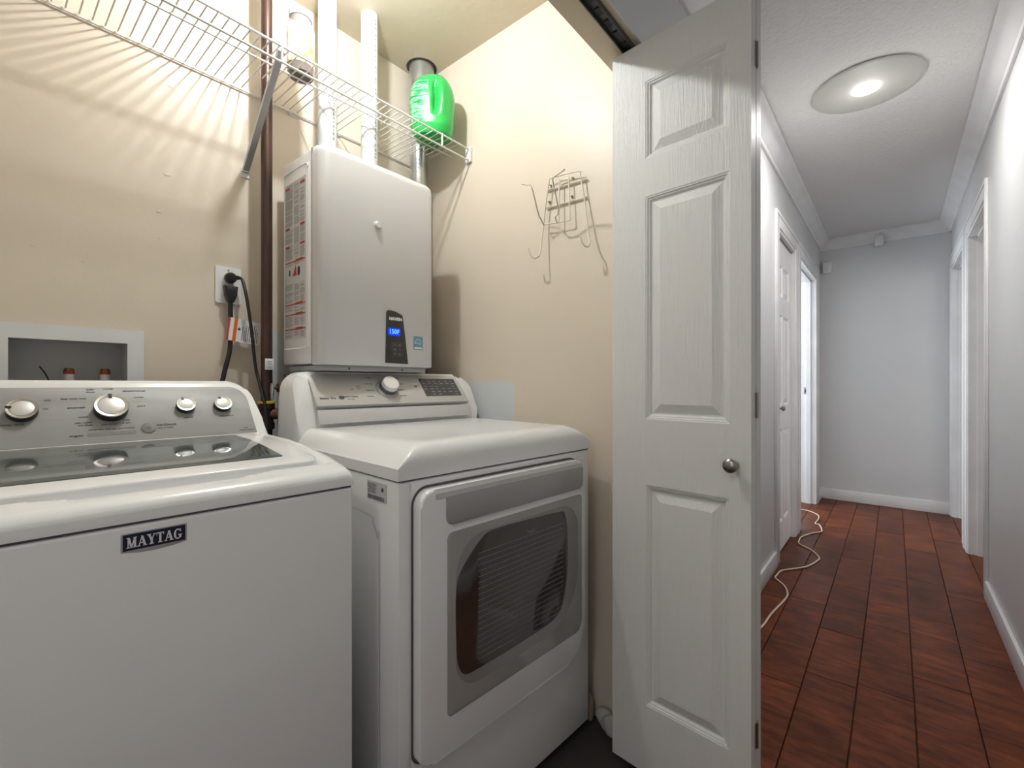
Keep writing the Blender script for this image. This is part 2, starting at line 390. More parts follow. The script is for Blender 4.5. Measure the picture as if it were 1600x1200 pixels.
# door casings
def casing(x0, x1, side, top=DT, wd=.085, wl=None, wr=None):
    y, s = (YL, -1) if side == 'L' else (YR, 1)
    t = .011
    bm = bmesh.new()
    wl = wl or wd; wr = wr or wd
    for a, b, c, d in ((x0-wl, x0, 0, top+wd), (x1, x1+wr, 0, top+wd), (x0, x1, top, top+wd)):
        ya, yb = sorted((y, y+s*t)); add_box(bm, (a, ya, c), (b, yb, d), .003, 2)
        # outer bead
    for a, b in ((x0-wl, x0-wl+.02), (x1+wr-.02, x1+wr)):
        ya, yb = sorted((y+s*t, y+s*(t+.004))); add_box(bm, (a, ya, 0), (b, yb, top+wd), .002, 2)
    ya, yb = sorted((y+s*t, y+s*(t+.004))); add_box(bm, (x0-wl+.02, ya, top+wd-.02), (x1+wr-.02, yb, top+wd), .002, 2)
    # jamb lining with door stop
    ya, yb = sorted((y+s*.004, y-s*(TH+.004)))
    add_box(bm, (x0, ya, 0), (x0+.018, yb, top)); add_box(bm, (x1-.018, ya, 0), (x1, yb, top)); add_box(bm, (x0+.018, ya, top-.018), (x1-.018, yb, top))
    ym = y-s*.055; ya, yb = sorted((ym-.017, ym+.017))
    if side == 'R' or x0 > 3.9:
        add_box(bm, (x1-.03, ya, 0), (x1-.018, yb, top-.018)); add_box(bm, (x0+.018, ya, top-.03), (x1-.018, yb, top-.018))
    return trim(bm)
casing(*D1, 'L', wl=.106, wr=.108); casing(*D2, 'L', wl=.108, wr=.075)
casing(*B1, 'R', wr=.115); casing(*B2, 'R', wl=.115, wr=.045)
# closet opening side jamb
bm = bmesh.new(); add_box(bm, (1.272, YL-.002, 0), (1.29, .661, HD), .002); trim(bm)
# baseboards
def baseboard(name, a, b, top_dir):
    bm = bmesh.new(); add_box(bm, a, b, .004, 2); return struct(finish(name, bm, white_trim))
baseboard('baseboard_left', (1.29, YL-.015, 0), (D1[0]-.107, YL, .095), 0)
baseboard('baseboard_right', (X0, YR, 0), (B1[0]-.086, YR+.015, .095), 0)
baseboard('baseboard_far', (XF-.014, YR, 0), (XF, YL, .098), 0)
baseboard('baseboard_left_far', (D2[1]+.076, YL-.013, 0), (XF-.014, YL, .095), 0)
baseboard('baseboard_left_near', (X0, YL-.015, 0), (XL, YL, .095), 0)

# ------------------------------------------------------------------ panelled doors
def panel_face(bm, x0, x1, z0, z1, panels, y=0, depth=.009, rings=None):
    """front face (towards -y) of a moulded door; panels: (xa, xb, za, zb)"""
    xs = sorted({x0, x1, *[p[0] for p in panels], *[p[1] for p in panels]}); zs = sorted({z0, z1, *[p[2] for p in panels], *[p[3] for p in panels]})
    V = {}
    def v(x, z, yy=y):
        k = (round(x, 5), round(z, 5), round(yy, 5))
        if k not in V: V[k] = bm.verts.new((x, yy, z))
        return V[k]
    for i in range(len(xs)-1):
        for j in range(len(zs)-1):
            cx, cz = (xs[i]+xs[i+1])/2, (zs[j]+zs[j+1])/2
            if any(p[0] < cx < p[1] and p[2] < cz < p[3] for p in panels): continue
            bm.faces.new([v(xs[i], zs[j]), v(xs[i+1], zs[j]), v(xs[i+1], zs[j+1]), v(xs[i], zs[j+1])])
    rings = rings or [(0, 0), (.003, .0015), (.005, .0015), (.008, .0045), (.010, .0045), (.015, .0095), (.019, .0095), (.042, .0015)]
    for (xa, xb, za, zb) in panels:
        prev = None
        for ins, dep in rings:
            ring = [v(xa+ins, za+ins, y+dep), v(xb-ins, za+ins, y+dep), v(xb-ins, zb-ins, y+dep), v(xa+ins, zb-ins, y+dep)]
            if prev:
                for k in range(4): bm.faces.new([prev[k], prev[(k+1) % 4], ring[(k+1) % 4], ring[k]])
            prev = ring
        bm.faces.new(prev)
def door_leaf(name, x0, x1, z0, z1, th, panels, m, parent, y=0):
    bm = bmesh.new(); panel_face(bm, x0, x1, z0, z1, panels, y)
    A = [(x0, z0), (x1, z0), (x1, z1), (x0, z1)]
    f = [bm.verts.new((a, y, b)) for a, b in A]; g = [bm.verts.new((a, y+th, b)) for a, b in A]
    for k in range(4): bm.faces.new([f[k], g[k], g[(k+1) % 4], f[(k+1) % 4]])
    bm.faces.new(g)
    return finish(name, bm, m, parent, angle=12)

# the folded bifold door of the closet
bf = thing('bifold_closet_door', 'white moulded bifold closet door with round knob, folded open beside the dryer', 'door', (1.192, .623, 0), R(-94.5))
pn = [(.103, .322, .205, .806), (.103, .322, .984, 1.59), (.103, .322, 1.692, 1.904)]
door_leaf('front_leaf', 0, .370, .02, 2.015, .033, pn, door_m, bf)
door_leaf('rear_leaf', 0, .370, .02, 2.015, .033, [], door_m, bf, y=.037)
for z in (.25, 1.03, 1.86):
    bm = bmesh.new(); add_box(bm, (.370, .026, z-.03), (.3715, .044, z+.03)); add_tube(bm, [(.3725, .035, z-.03), (.3725, .035, z+.03)], .0028, 8)
    h_ = finish('hinge', bm, satin, bf)
    for k in (-.02, 0, .02):
        pass
kb = lathe('knob', [(.011, 0), (.011, .003), (.006, .006), (.006, .016), (.012, .020), (.0165, .024), (.0165, .029), (.013, .033), (.006, .035), (.0001, .0352)], (.332, 0, .889), (0, -1, 0), satin, bf, 28)
kb['label'] = 'round satin metal knob'
trk = thing('door_track', 'dark slotted metal track under the closet door header', 'track', (0, .577, 2.02))
bm = bmesh.new(); add_box(bm, (XL+.01, -.016, 0), (1.27, -.013, .015)); add_box(bm, (XL+.01, .013, 0), (1.27, .016, .015)); add_box(bm, (XL+.01, -.013, .012), (1.27, .013, .015)); finish('track_channel', bm, dark_grey, trk)
for k in range(8): box('slot', (1.22-.05*k, -.008, .0085), (1.245-.05*k, .008, .0118), gap_m, trk)

# closed door on the left of the hall
d1 = bpy.data.objects.new('door_1', None); COL.objects.link(d1); d1.location = (3.180, .562, .008); struct(d1, 'closed white six-panel door on the left of the hall')
dw = .553
door_leaf('door_panel', 0, dw, 0, 1.992, .035, [(.06, .245, .18, .78), (.285, .47, .18, .78), (.06, .245, .93, 1.52), (.285, .47, .93, 1.52), (.06, .245, 1.63, 1.84), (.285, .47, 1.63, 1.84)], white_trim, d1)
lathe('door_knob', [(.012, 0), (.012, .004), (.006, .006), (.006, .022), (.013, .028), (.016, .036), (.010, .044), (.0001, .045)], (.06, 0, .92), (0, -1, 0), satin, d1, 20)
box('door_gap', (-.004, .006, 1.993), (dw+.004, .03, 2.003), gap_m, d1); box('latch_side_gap', (dw+.0005, .006, 0), (dw+.0042, .03, 1.993), gap_m, d1)
# strike plate + screws on far jamb of the open doorway
sp = thing('strike_plate', 'small metal strike plate on the white jamb of the bright left doorway', 'plate', (4.8865, .62, 1.02))
box('plate', (-.0015, -.014, -.03), (0, .014, .03), satin, sp, .0005); box('latch_hole', (-.002, -.006, -.012), (-.0012, .006, .012), gap_m, sp)

# ------------------------------------------------------------------ ceiling lamp
lp = thing('ceiling_lamp', 'round flush ceiling lamp glowing in the hall ceiling', 'lamp', (2.612, .10, HC))
lathe('trim_plate', [(.001, 0), (.195, 0), (.205, -.003), (.205, -.006), (.197, -.009), (.188, -.008), (.08, -.012), (.001, -.012)], (0, 0, 0), (0, 0, 1), lamp_ring, lp, 64)
lathe('diffuser', [(.052, -.011), (.05, -.016), (.035, -.022), (.001, -.024)], (0, 0, 0), (0, 0, 1), bulb_m, lp, 40)

# sensors at far end
s1 = thing('motion_sensor', 'small white motion sensor on the crown of the far hall wall', 'sensor', (XF, .105, 2.345))
bm = bmesh.new(); add_prism(bm, [(-.078, x, z) for x, z in rrect(-.03, -.045, .03, .05, (.028, .028, .008, .008))], (.06, 0, 0), 0, .006); finish('case', bm, white_trim, s1)
lathe('lens', [(.014, 0), (.012, .006), (.001, .009)], (-.078, 0, .018), (-1, 0, 0), outlet_m, s1, 20); box('mount_arm', (-.02, -.012, -.02), (0, .012, .03), outlet_m, s1)
s2 = thing('corner_sensor', 'white box sensor in the left corner of the far hall wall', 'sensor', (XF, .49, 2.17))
bm = bmesh.new(); add_prism(bm, [(-.05, -.034, -.05), (-.05, .026, -.05), (-.05, .03, .05), (-.05, -.04, .05)], (.05, 0, 0), 0, .006); finish('case', bm, white_trim, s2)
box('lens', (-.053, -.018, -.03), (-.05, .012, .0), outlet_m, s2, .001)

# white cord on floor
cpts = [(1.9, .47), (2.1, .475), (2.27, .449), (2.408, .442), (2.635, .418), (2.721, .426), (2.796, .453), (2.871, .505), (2.921, .508), (3.01, .498), (3.084, .45), (3.18, .393), (3.339, .357), (3.4, .363), (3.502, .412), (3.587, .488), (3.661, .503), (3.773, .50), (3.914, .453), (3.987, .41), (4.06, .414), (4.176, .442), (4.196, .469), (4.351, .465), (4.475, .482), (4.565, .551), (4.58, .62), (4.56, .8), (4.5, 1.1)]
cd = tube('floor_cord', smooth_path([(x, y, .0052) for x, y in cpts], 6), .0045, cord_w, None, 8)
tag(cd, 'thin ivory cord snaking along the brown hall floor', 'cord')

# ------------------------------------------------------------------ washer
wa = thing('washing_machine', 'white top-load washing machine with silver dial console and dark glass lid', 'washing machine', (.484, .813, 0), R(-3.75))
WW, WDp = -.699, .69
def prof_w(y):
    P = [(-.001, .896), (.001, .903), (.010, .912), (.04, .9195), (.11, .931), (.22, .941), (.31, .947), (.45, .948), (.69, .948)]
    for (a, b), (c, d) in zip(P, P[1:]):
        if y <= c: return b + (d-b)*max(0, (y-a))/(c-a)
    return P[-1][1]
box('cabinet', (WW, .0, .025), (0, WDp, .8785), white_app, wa, .006, 3)
box('toe_base', (WW+.03, .04, .012), (-.03, WDp-.03, .03), gap_m, wa)
for x in (WW+.05, -.05):
    for y in (.06, WDp-.06): lathe('foot', [(.02, 0), (.02, .01), (.01, .014), (.01, .03)], (x, y, 0), (0, 0, 1), black, wa, 14)
box('body_seam', (WW+.003, .003, .8783), (-.003, WDp-.002, .8825), seam_line, wa)
# deck: profile swept across with rounded side edges
def deck_surface(xa, xb, ya, yb, zfun, zbot, rx, nx, ny, ysamples=None):
    bm = bmesh.new(); xs = []
    for k in range(7): xs.append(xa + rx*(1-math.cos(R(90*k/6))))
    for k in range(1, nx): xs.append(xa+rx+(xb-xa-2*rx)*k/nx)
    for k in range(7): xs.append(xb - rx*(1-math.cos(R(90*(6-k)/6))))
    ys = ysamples or [ya+(yb-ya)*k/ny for k in range(ny+1)]
    G = []
    for x in xs:
        d = min(x-xa, xb-x); drop = rx*(1-math.sqrt(max(0, 1-((rx-min(d, rx))/rx)**2)))
        G.append([bm.verts.new((x, y, max(zfun(x, y)-drop, zbot+.002))) for y in ys])
    for i in range(len(xs)-1):
        for j in range(len(ys)-1): bm.faces.new([G[i][j], G[i+1][j], G[i+1][j+1], G[i][j+1]])
    border = [G[i][0] for i in range(len(xs))] + [G[-1][j] for j in range(1, len(ys))] + [G[i][-1] for i in range(len(xs)-2, -1, -1)] + [G[0][j] for j in range(len(ys)-2, 0, -1)]
    low = [bm.verts.new((q.co.x, q.co.y, zbot)) for q in border]; n = len(border)
    for k in range(n): bm.faces.new([border[k], border[(k+1) % n], low[(k+1) % n], low[k]])
    bm.faces.new(low[::-1]); return bm
def lid_mask(x, y):      # trench round the lid
    return 0
def zdeck(x, y):
    z = prof_w(y)
    # shallow trench in front of and beside the lid, with a finger scoop left of centre
    sm = lambda t: max(0, min(1, t))**2*(3-2*max(0, min(1, t)))
    f = .058 - .010*sm((x+.44)/.05)*sm((-.13-x)/.06)
    if -.675 < x < -.024:
        a = min(max((y-(f-.006))/.008, 0), 1)*min(max((.50-y)/.01, 0), 1)*min(max((-.024-x)/.006, 0), 1)*min(max((x+.675)/.006, 0), 1)
        z -= .014*a
    return z
ys_ = [-.001, -.0005, .0005, .002, .005, .01, .022, .036, .044, .048, .052, .056, .06, .066, .08, .1, .14, .18, .22, .27, .31, .38, .45, .49, .495, .5, .52, .6, .69]
bmk = deck_surface(WW-.001, .001, -.001, .69, zdeck, .8822, .012, 90, 0, ys_)
finish('top_deck', bmk, white_app, wa, angle=50)
# lid slab following the deck, with dark glass
def strip_solid(name, xa, xb, ys, zf, t, m, parent, r=.03, bev=.003):
    """slab whose outline is a rounded rectangle in plan"""
    out = rrect(xa, ys[0], xb, ys[1], r, 6)
    bm = bmesh.new()
    # subdivide outline long edges
    pts = []
    for i in range(len(out)):
        a, b = out[i], out[(i+1) % len(out)]; d = math.hypot(b[0]-a[0], b[1]-a[1]); n = max(1, int(d/.03))
        for k in range(n): pts.append((a[0]+(b[0]-a[0])*k/n, a[1]+(b[1]-a[1])*k/n))
    cx, cy = (xa+xb)/2, (ys[0]+ys[1])/2
    def ring(ins, dz):
        q = []
        for x, y in pts:
            sx = 1-ins/((xb-xa)/2); sy = 1-ins/((ys[1]-ys[0])/2)
            X, Y = cx+(x-cx)*sx, cy+(y-cy)*sy; q.append(bm.verts.new((X, Y, zf(X, Y)+dz)))
        return q
    rs = [ring(0, -t), ring(0, -bev), ring(bev*.3, -bev*.3), ring(bev, 0)]
    k = 1
    while k < 8: 
        f = k/8; q = []
        for x, y in pts:
            X, Y = cx+(x-cx)*(1-f)*(1-bev*2/(xb-xa)), cy+(y-cy)*(1-f)*(1-bev*2/(ys[1]-ys[0])); q.append(bm.verts.new((X, Y, zf(X, Y))))
        rs.append(q); k += 1
    n = len(pts)
    for a, b in zip(rs, rs[1:]):
        for k in range(n): bm.faces.new([a[k], a[(k+1) % n], b[(k+1) % n], b[k]])
    c = bm.verts.new((cx, cy, zf(cx, cy)))
    for k in range(n): bm.faces.new([rs[-1][k], rs[-1][(k+1) % n], c])
    bm.faces.new(rs[0][::-1])
    return finish(name, bm, m, parent, angle=50)
def zlid(x, y): return prof_w(y)+.005
lid = strip_solid('lid', -.664, -.035, (.066, .468), zlid, .017, white_app, wa, .03, .004)
def zgl(x, y): return prof_w(y)+.0062
strip_solid('lid_glass', -.609, -.09, (.113, .440), zgl, .003, glass_top, lid, .004, .0008)
lid.children[0]['label'] = 'dark grey glass pane of the lid'
# console
m_ = .7
def w_front(z): return .468 + m_*(z-.95)
def console_solid(name, outline, yf, yb, m, parent, bev=.012, seg=4):
    bm = bmesh.new(); A = [bm.verts.new((x, yf(z), z)) for x, z in outline]; B = [bm.verts.new((x, yb, z)) for x, z in outline]; n = len(outline)
    f0 = bm.faces.new(A); bm.faces.new(B[::-1])
    for i in range(n): bm.faces.new([A[i], B[i], B[(i+1) % n], A[(i+1) % n]])
    es = [e for e in f0.edges if max(v.co.z for v in e.verts) > min(z for _, z in outline)+.002]
    bmesh.ops.bevel(bm, geom=es, offset=bev, segments=seg, profile=.5, affect='EDGES', clamp_overlap=True)
    return finish(name, bm, m, parent, angle=40)
def arc(cx, cz, rx, rz, a0, a1, n=8): return [(cx+rx*math.cos(R(a0+(a1-a0)*k/n)), cz+rz*math.sin(R(a0+(a1-a0)*k/n))) for k in range(n+1)]
wo = [(.000, .945), (-.008, .990), (-.016, 1.025)] + arc(-.078, 1.028, .060, .060, 8, 88, 8) + arc(WW+.078, 1.028, .060, .060, 92, 172, 8) + [(WW+.016, 1.025), (WW+.008, .990), (WW, .945)]
console_solid('console', wo, w_front, .675, white_app, wa, .010, 4)
PWm = plane_m((0, w_front(.95), .95), (1, 0, 0), (0, m_, 1)); ks = math.sqrt(1+m_*m_)   # plane coords: v = (z-.95)*ks
def wp(x, z, dn=.001): return on(PWm, x, (z-.95)*ks, dn)
panel_o = [(-.028, .953), (-.034, 1.028)] + arc(-.074, 1.032, .040, .040, 5, 88, 6) + arc(WW+.074, 1.032, .040, .040, 92, 175, 6) + [(WW+.034, 1.028), (WW+.028, .953)]
plate('control_panel', PWm, [(x, (z-.95)*ks) for x, z in panel_o], .0022, silver, wa, .0012, -.0012)
plate('chrome_strip', PWm, [(-.025, -.006), (-.025, .002), (WW+.025, .002), (WW+.025, -.006)], .004, chrome, wa, .0015, -.001)
nW = PWm.to_3x3() @ Vector((0, 0, 1))
def dial(name, x, z, r, parent, ang, plane, nrm, h=.02):
    o = plane @ Vector((0, 0, 0)); o = (plane @ Matrix.Translation((x, 0, 0))).translation
    return o
def washer_knob(x, z, r, ang):
    o = wp(x, z, .001).translation
    k = lathe('dial', [(r*.95, 0), (r, .002), (r*1.0, r*.55), (r*.98, r*.62)], o, nW, black, wa, 40)
    lathe('dial_rim', [(r*.98, r*.62), (r*1.0, r*.70), (r*.97, r*.76), (r*.80, r*.74), (r*.77, r*.70), (r*.74, r*.70)], o, nW, rim_m, k, 48)
    lathe('dial_face', [(r*.745, r*.69), (r*.74, r*.735), (r*.70, r*.75), (r*.001, r*.765)], o, nW, knob_face, k, 48)
    M = wp(x, z, .001+r*.745) @ Matrix.Rotation(R(ang), 4, 'Z')
    plate('pointer', M, [(-r*.10, r*.62), (r*.10, r*.62), (r*.10, r*.99), (-r*.10, r*.99)], .0012, black, k)
# dial axes sit on the panel at their centres
for x, z, r, a in ((-.450, 1.021, .0235, 82), (-.314, 1.020, .0300, 5), (-.1755, 1.023, .0200, 22), (-.0965, 1.023, .0200, 22), (WW+.10, 1.022, .020, 20)): washer_knob(x, z, r, a)
lathe('start_button', [(.0135, 0), (.0135, .002), (.011, .003), (.001, .0025)], wp(-.251, .978, .001).translation, nW, mid_grey, wa, 28)
plate('progress_window', wp(-.314, .971, .0008), rrect(-.041, -.004, .041, .004, .0038), .0008, mid_grey, wa)
texts('console_print', [('start/pause', wp(-.236, .984, .0014), .0085, 'LEFT', .0002), ('hold to cancel', wp(-.234, .977, .0014), .005, 'LEFT'), ('progress', wp(-.361, .970, .0014), .006, 'RIGHT', .0001),
    ('sensing  wash  rinse  spin  done  lid locked', wp(-.314, .9805, .0014), .0045), ('deep water wash', wp(-.353, 1.047, .0014), .006, 'RIGHT'), ('bulky/', wp(-.346, 1.067, .0014), .006), ('sheets', wp(-.346, 1.061, .0014), .006),
    ('normal', wp(-.316, 1.068, .0014), .006), ('delicates/handwash', wp(-.270, 1.063, .0014), .0055), ('wrinkle', wp(-.272, 1.048, .0014), .006, 'LEFT'), ('colors', wp(-.268, 1.028, .0014), .006, 'LEFT'), ('powerwash', wp(-.356, 1.028, .0014), .006, 'RIGHT', .0002),
    ('whites', wp(-.352, 1.008, .0014), .006, 'RIGHT'), ('clean washer', wp(-.345, .996, .0014), .0055, 'RIGHT'), ('with affresh', wp(-.345, .9905, .0014), .005, 'RIGHT'), ('drain & spin', wp(-.318, .9905, .0014), .0058), ('rinse', wp(-.289, .998, .0014), .0058), ('& spin', wp(-.289, .992, .0014), .0058),
    ('water temp', wp(-.463, .998, .0014), .007), ('cold', wp(-.419, 1.045, .0014), .006, 'LEFT'), ('hot', wp(-.421, 1.027, .0014), .006, 'LEFT'), ('load size', wp(-.172, .998, .0014), .0055), ('fabric softener', wp(-.090, .998, .0014), .0052),
    ('mct', wp(-.052, .966, .0014), .006), ('commercial technology', wp(-.052, .961, .0014), .0035), ('>||', wp(-.251, .978, .0046), .007)], ink, wa)
# badge: silver tray, navy field, slab-serif letters
PB = plane_m((-.309, .0019, .853), (1, 0, 0), (0, 0, 1))
bd = plate('badge', PB, [(-.039, .0145), (.039, .0145), (.039, -.0125), (.02, -.0155), (0, -.0165), (-.02, -.0155), (-.039, -.0125)], .0022, tray_m, wa, .0008)
plate('badge_field', on(PB, 0, .001, .0022), [(-.0365, .0115), (.0365, .0115), (.0365, -.0115), (-.0365, -.0115)], .0004, navy, bd)
def letter_polys(ch):
    s = .16; q = []
    ser = lambda cx, y, w_=.34: q.append([(cx-w_/2, y), (cx+w_/2, y), (cx+w_/2, y+.09), (cx-w_/2, y+.09)])
    st = lambda a, b, wa_, wb_=None: q.append([(a[0]-wa_/2, a[1]), (a[0]+wa_/2, a[1]), (b[0]+(wb_ or wa_)/2, b[1]), (b[0]-(wb_ or wa_)/2, b[1])])
    if ch == 'M': st((.2, 0), (.2, 1), .10); st((.86, 0), (.86, 1), .24); st((.53, 0), (.24, 1), .2, .26); st((.53, 0), (.84, 1), .12); ser(.2, 0); ser(.86, 0, .42); ser(.2, .91, .3); ser(.88, .91, .36); W_ = 1.1
    if ch == 'A': st((.14, 0), (.47, 1), .10, .12); st((.76, 0), (.47, 1), .26, .22); q.append([(.25, .28), (.66, .28), (.66, .37), (.25, .37)]); ser(.14, 0, .3); ser(.76, 0, .42); W_ = .95
    if ch == 'Y': st((.47, 0), (.47, .45), .24); st((.47, .40), (.18, 1), .22, .26); st((.47, .40), (.76, 1), .14, .10); ser(.47, 0, .46); ser(.2, .91, .42); ser(.76, .91, .3); W_ = .93
    if ch == 'T': st((.42, 0), (.42, 1), .24); q.append([(.03, .9), (.81, .9), (.81, 1), (.03, 1)]); q.append([(.03, .72), (.10, .72), (.10, .95), (.03, .95)]); q.append([(.74, .72), (.81, .72), (.81, .95), (.74, .95)]); ser(.42, 0, .46); W_ = .85
    if ch == 'G':
        n = 14
        for k in range(n):
            a, b = R(40+(320-40)*k/n), R(40+(320-40)*(k+1)/n); t0 = .13+.1*abs(math.cos((a+b)/2)); 
            q.append([(.46+.42*math.cos(a), .5+.52*math.sin(a)), (.46+.42*math.cos(b), .5+.52*math.sin(b)), (.46+(.42-t0)*math.cos(b), .5+(.52-.11)*math.sin(b)), (.46+(.42-t0)*math.cos(a), .5+(.52-.11)*math.sin(a))])
        q.append([(.62, .1), (.84, .1), (.84, .42), (.62, .42)]); q.append([(.52, .36), (.94, .36), (.94, .45), (.52, .45)]); q.append([(.74, .7), (.81, .7), (.81, .98), (.74, .98)]); W_ = .98
    return q, W_
bm = bmesh.new(); x = 0; sc = .0150; tot = sum(letter_polys(c)[1] for c in 'MAYTAG'); sx = .066/tot
for c in 'MAYTAG':
    qs, W_ = letter_polys(c)
    for q in qs:
        vs = [bm.verts.new(PB @ Vector((-.033+(x+a)*sx, .001-.0078+b*sc, .0031))) for a, b in q]; bm.faces.new(vs)
    x += W_
finish('badge_lettering', bm, white_ink, bd, smooth=False)

# ------------------------------------------------------------------ dryer
dr = thing('clothes_dryer', 'white front-load clothes dryer with glass window door and round control knob', 'dryer', (.5638, .7778, 0), R(-3.84))
DW, DD = .686, .68
box('cabinet', (.002, 0, .03), (DW-.002, DD, .877), white_app, dr, .008, 3)
box('front_edge_left', (.0, -.0015, .032), (.028, 0.004, .874), white_app, dr, .001)
for x in (.05, DW-.05):
    for y in (.06, DD-.06): lathe('foot', [(.022, 0), (.022, .012), (.01, .016), (.01, .035)], (x, y, 0), (0, 0, 1), black, dr, 14)
box('body_seam', (.004, .002, .8765), (DW-.004, DD-.002, .8795), seam_line, dr)
def zd(x, y):
    wx = .085 - .045*min(max(y/.5, 0), 1); t = min(x-0, DW-x); tf = y+.001
    a = min(max(t/wx, 0), 1); b = min(max(tf/.060, 0), 1)
    fa = 1-(1-a)**1.55; fb = (1-(1-b)**2.2)**(1/2.2)
    top = .9575 - .003*min(max((y-.15)/.4, 0), 1)
    # soft pinch crease running back from the front corners
    cr = .0010*math.exp(-((t-.075)/.012)**2)*min(max((y-.05)/.1, 0), 1)*min(max((.35-y)/.2, 0), 1)
    e = .905
    return e + (top-e)*((fa**-9+fb**-9)/1.0)**(-1/9) - cr if min(fa, fb) > .004 else e
def top_cover():
    bm = bmesh.new()
    def stops(a, b, w, n): 
        s = [a + w*(k/10)**1.8 for k in range(11)]; e = [b-q+a for q in s][::-1]
        mid = [s[-1]+(e[0]-s[-1])*k/n for k in range(1, n)]; return s+mid+e
    xs = stops(-.001, DW+.001, .09, 24); ys = [-.001 + .075*(k/13)**1.8 for k in range(14)] + [.074+(.66-.074)*k/22 for k in range(1, 23)]
    G = [[bm.verts.new((x, y, zd(min(max(x, 0), DW), y))) for y in ys] for x in xs]
    for i in range(len(xs)-1):
        for j in range(len(ys)-1): bm.faces.new([G[i][j], G[i+1][j], G[i+1][j+1], G[i][j+1]])
    border = [G[i][0] for i in range(len(xs))] + [G[-1][j] for j in range(1, len(ys))] + [G[i][-1] for i in range(len(xs)-2, -1, -1)] + [G[0][j] for j in range(len(ys)-2, 0, -1)]
    low = [bm.verts.new((q.co.x, q.co.y, .8798)) for q in border]; n = len(border)
    for k in range(n): bm.faces.new([border[k], border[(k+1) % n], low[(k+1) % n], low[k]])
    bm.faces.new(low[::-1]); return finish('top_cover', bm, white_app, dr, angle=60)
top_cover()
md = .86
def d_front(z): return .520 + md*(z-1.007)
do = [(-.004, .905), (-.001, .99)] + arc(.062, 1.058, .060, .060, 172, 92, 9) + arc(DW-.062, 1.058, .060, .060, 88, 8, 9) + [(DW+.001, .99), (DW+.004, .905)]
# shell: the console body; its lower front is a recessed fascia
def d_front2(z): return max(d_front(z), .497) if z > .955 else .500
console_solid('console', do[::-1], lambda z: .512 + md*(z-1.007) if z > .957 else .470+.05*(.957-z)/.05, .665, white_app, dr, .026, 6)
PD = plane_m((0, .520, 1.007), (1, 0, 0), (0, md, 1)); kd = math.sqrt(1+md*md)
def dp(x, z, dn=.001): return on(PD, x, (z-1.007)*kd, dn)
dpan = [(.052, 1.009), (.056, 1.07)] + arc(.082, 1.078, .028, .028, 175, 92, 5) + arc(.604, 1.078, .028, .028, 88, 5, 5) + [(.632, 1.07), (.634, 1.009)]
plate('control_panel', PD, [(x, (z-1.007)*kd) for x, z in dpan], .013, silver_d, dr, .0015, -.0025)
plate('fascia', plane_m((0, .499, .962), (1, 0, 0), (0, .35, 1)), [(.052, 0), (.634, 0), (.634, .043), (.052, .043)], .004, fascia_m, dr, .001)
nD = PD.to_3x3() @ Vector((0, 0, 1))
plate('display', dp(0, 1.007, .0106), [(.450, .030), (.613, .030), (.613, .113), (.450, .113)], .0006, lcd, dr, 0)
OF = .0112
ko = dp(.306, 1.056, .0105).translation
kn = lathe('cycle_knob', [(.041, 0), (.040, .002), (.034, .004), (.032, .006)], ko, nD, silver, dr, 48)
lathe('knob_skirt', [(.031, .004), (.0305, .016), (.029, .020)], ko, nD, knob_dark, kn, 48)
lathe('knob_cap', [(.029, .019), (.0285, .033), (.026, .036), (.001, .0365)], ko, nD, knob_face, kn, 48)
cyc_l = ['Bedding', 'Heavy Duty', 'Large Load', 'Time Dry']; cyc_r = ['Normal', 'Perm Press', 'Delicates', 'Speed Dry']
its = [('Sensor Dry', dp(.0925, 1.030, OF), .0108, 'CENTER', .0002)]
for k, s in enumerate(cyc_l): its.append((s, dp(.252-.006*k, 1.093-.020*k, OF), .0062))
for k, s in enumerate(cyc_r): its.append((s, dp(.362-.002*k, 1.093-.020*k, OF), .0062))
its += [('Wi-Fi', dp(.424, 1.050, OF), .005), ('lock', dp(.180, 1.056, OF), .005), ('DIRECT DRIVE', dp(.165, 1.033, OF), .008), ('sensor system', dp(.165, 1.026, OF), .004)]
texts('console_print', its, ink, dr)
bm = bmesh.new()
for k in range(18):
    if 3 < k < 6: continue
    a, b = R(20*k), R(20*k+20); P0 = dp(.204, 1.062, OF)
    vs = [bm.verts.new(P0 @ Vector((r*math.cos(t), r*math.sin(t), 0))) for r, t in ((.006, a), (.0072, a), (.0072, b), (.006, b))]; bm.faces.new(vs)
vs = [bm.verts.new(P0 @ Vector(q)) for q in ((-.0006, 0, 0), (.0006, 0, 0), (.0006, .008, 0), (-.0006, .008, 0))]; bm.faces.new(vs)
P0 = dp(.1355, 1.031, OF); bm.faces.new([bm.verts.new(P0 @ Vector((.0095*math.cos(R(20*k)), .007*math.sin(R(20*k)), 0))) for k in range(18)])
P0 = dp(.424, 1.064, OF); bm.faces.new([bm.verts.new(P0 @ Vector(q)) for q in ((-.008, .006, 0), (0, -.006, 0), (.008, .006, 0), (0, .003, 0))])
finish('console_symbols', bm, ink, dr, smooth=False)
bm = bmesh.new()
random.seed(3)
for j in range(6):
    for i in range(6):
        if random.random() < .25: continue
        x = .457+.026*i; z = .037+.0125*j; wv = random.uniform(.008, .018); M = dp(0, 1.007, .0114)
        vs = [bm.verts.new(M @ Vector(q)) for q in ((x, z, 0), (x+wv, z, 0), (x+wv, z+.0022, 0), (x, z+.0022, 0))]; bm.faces.new(vs)
finish('display_print', bm, print_grey, dr, smooth=False)
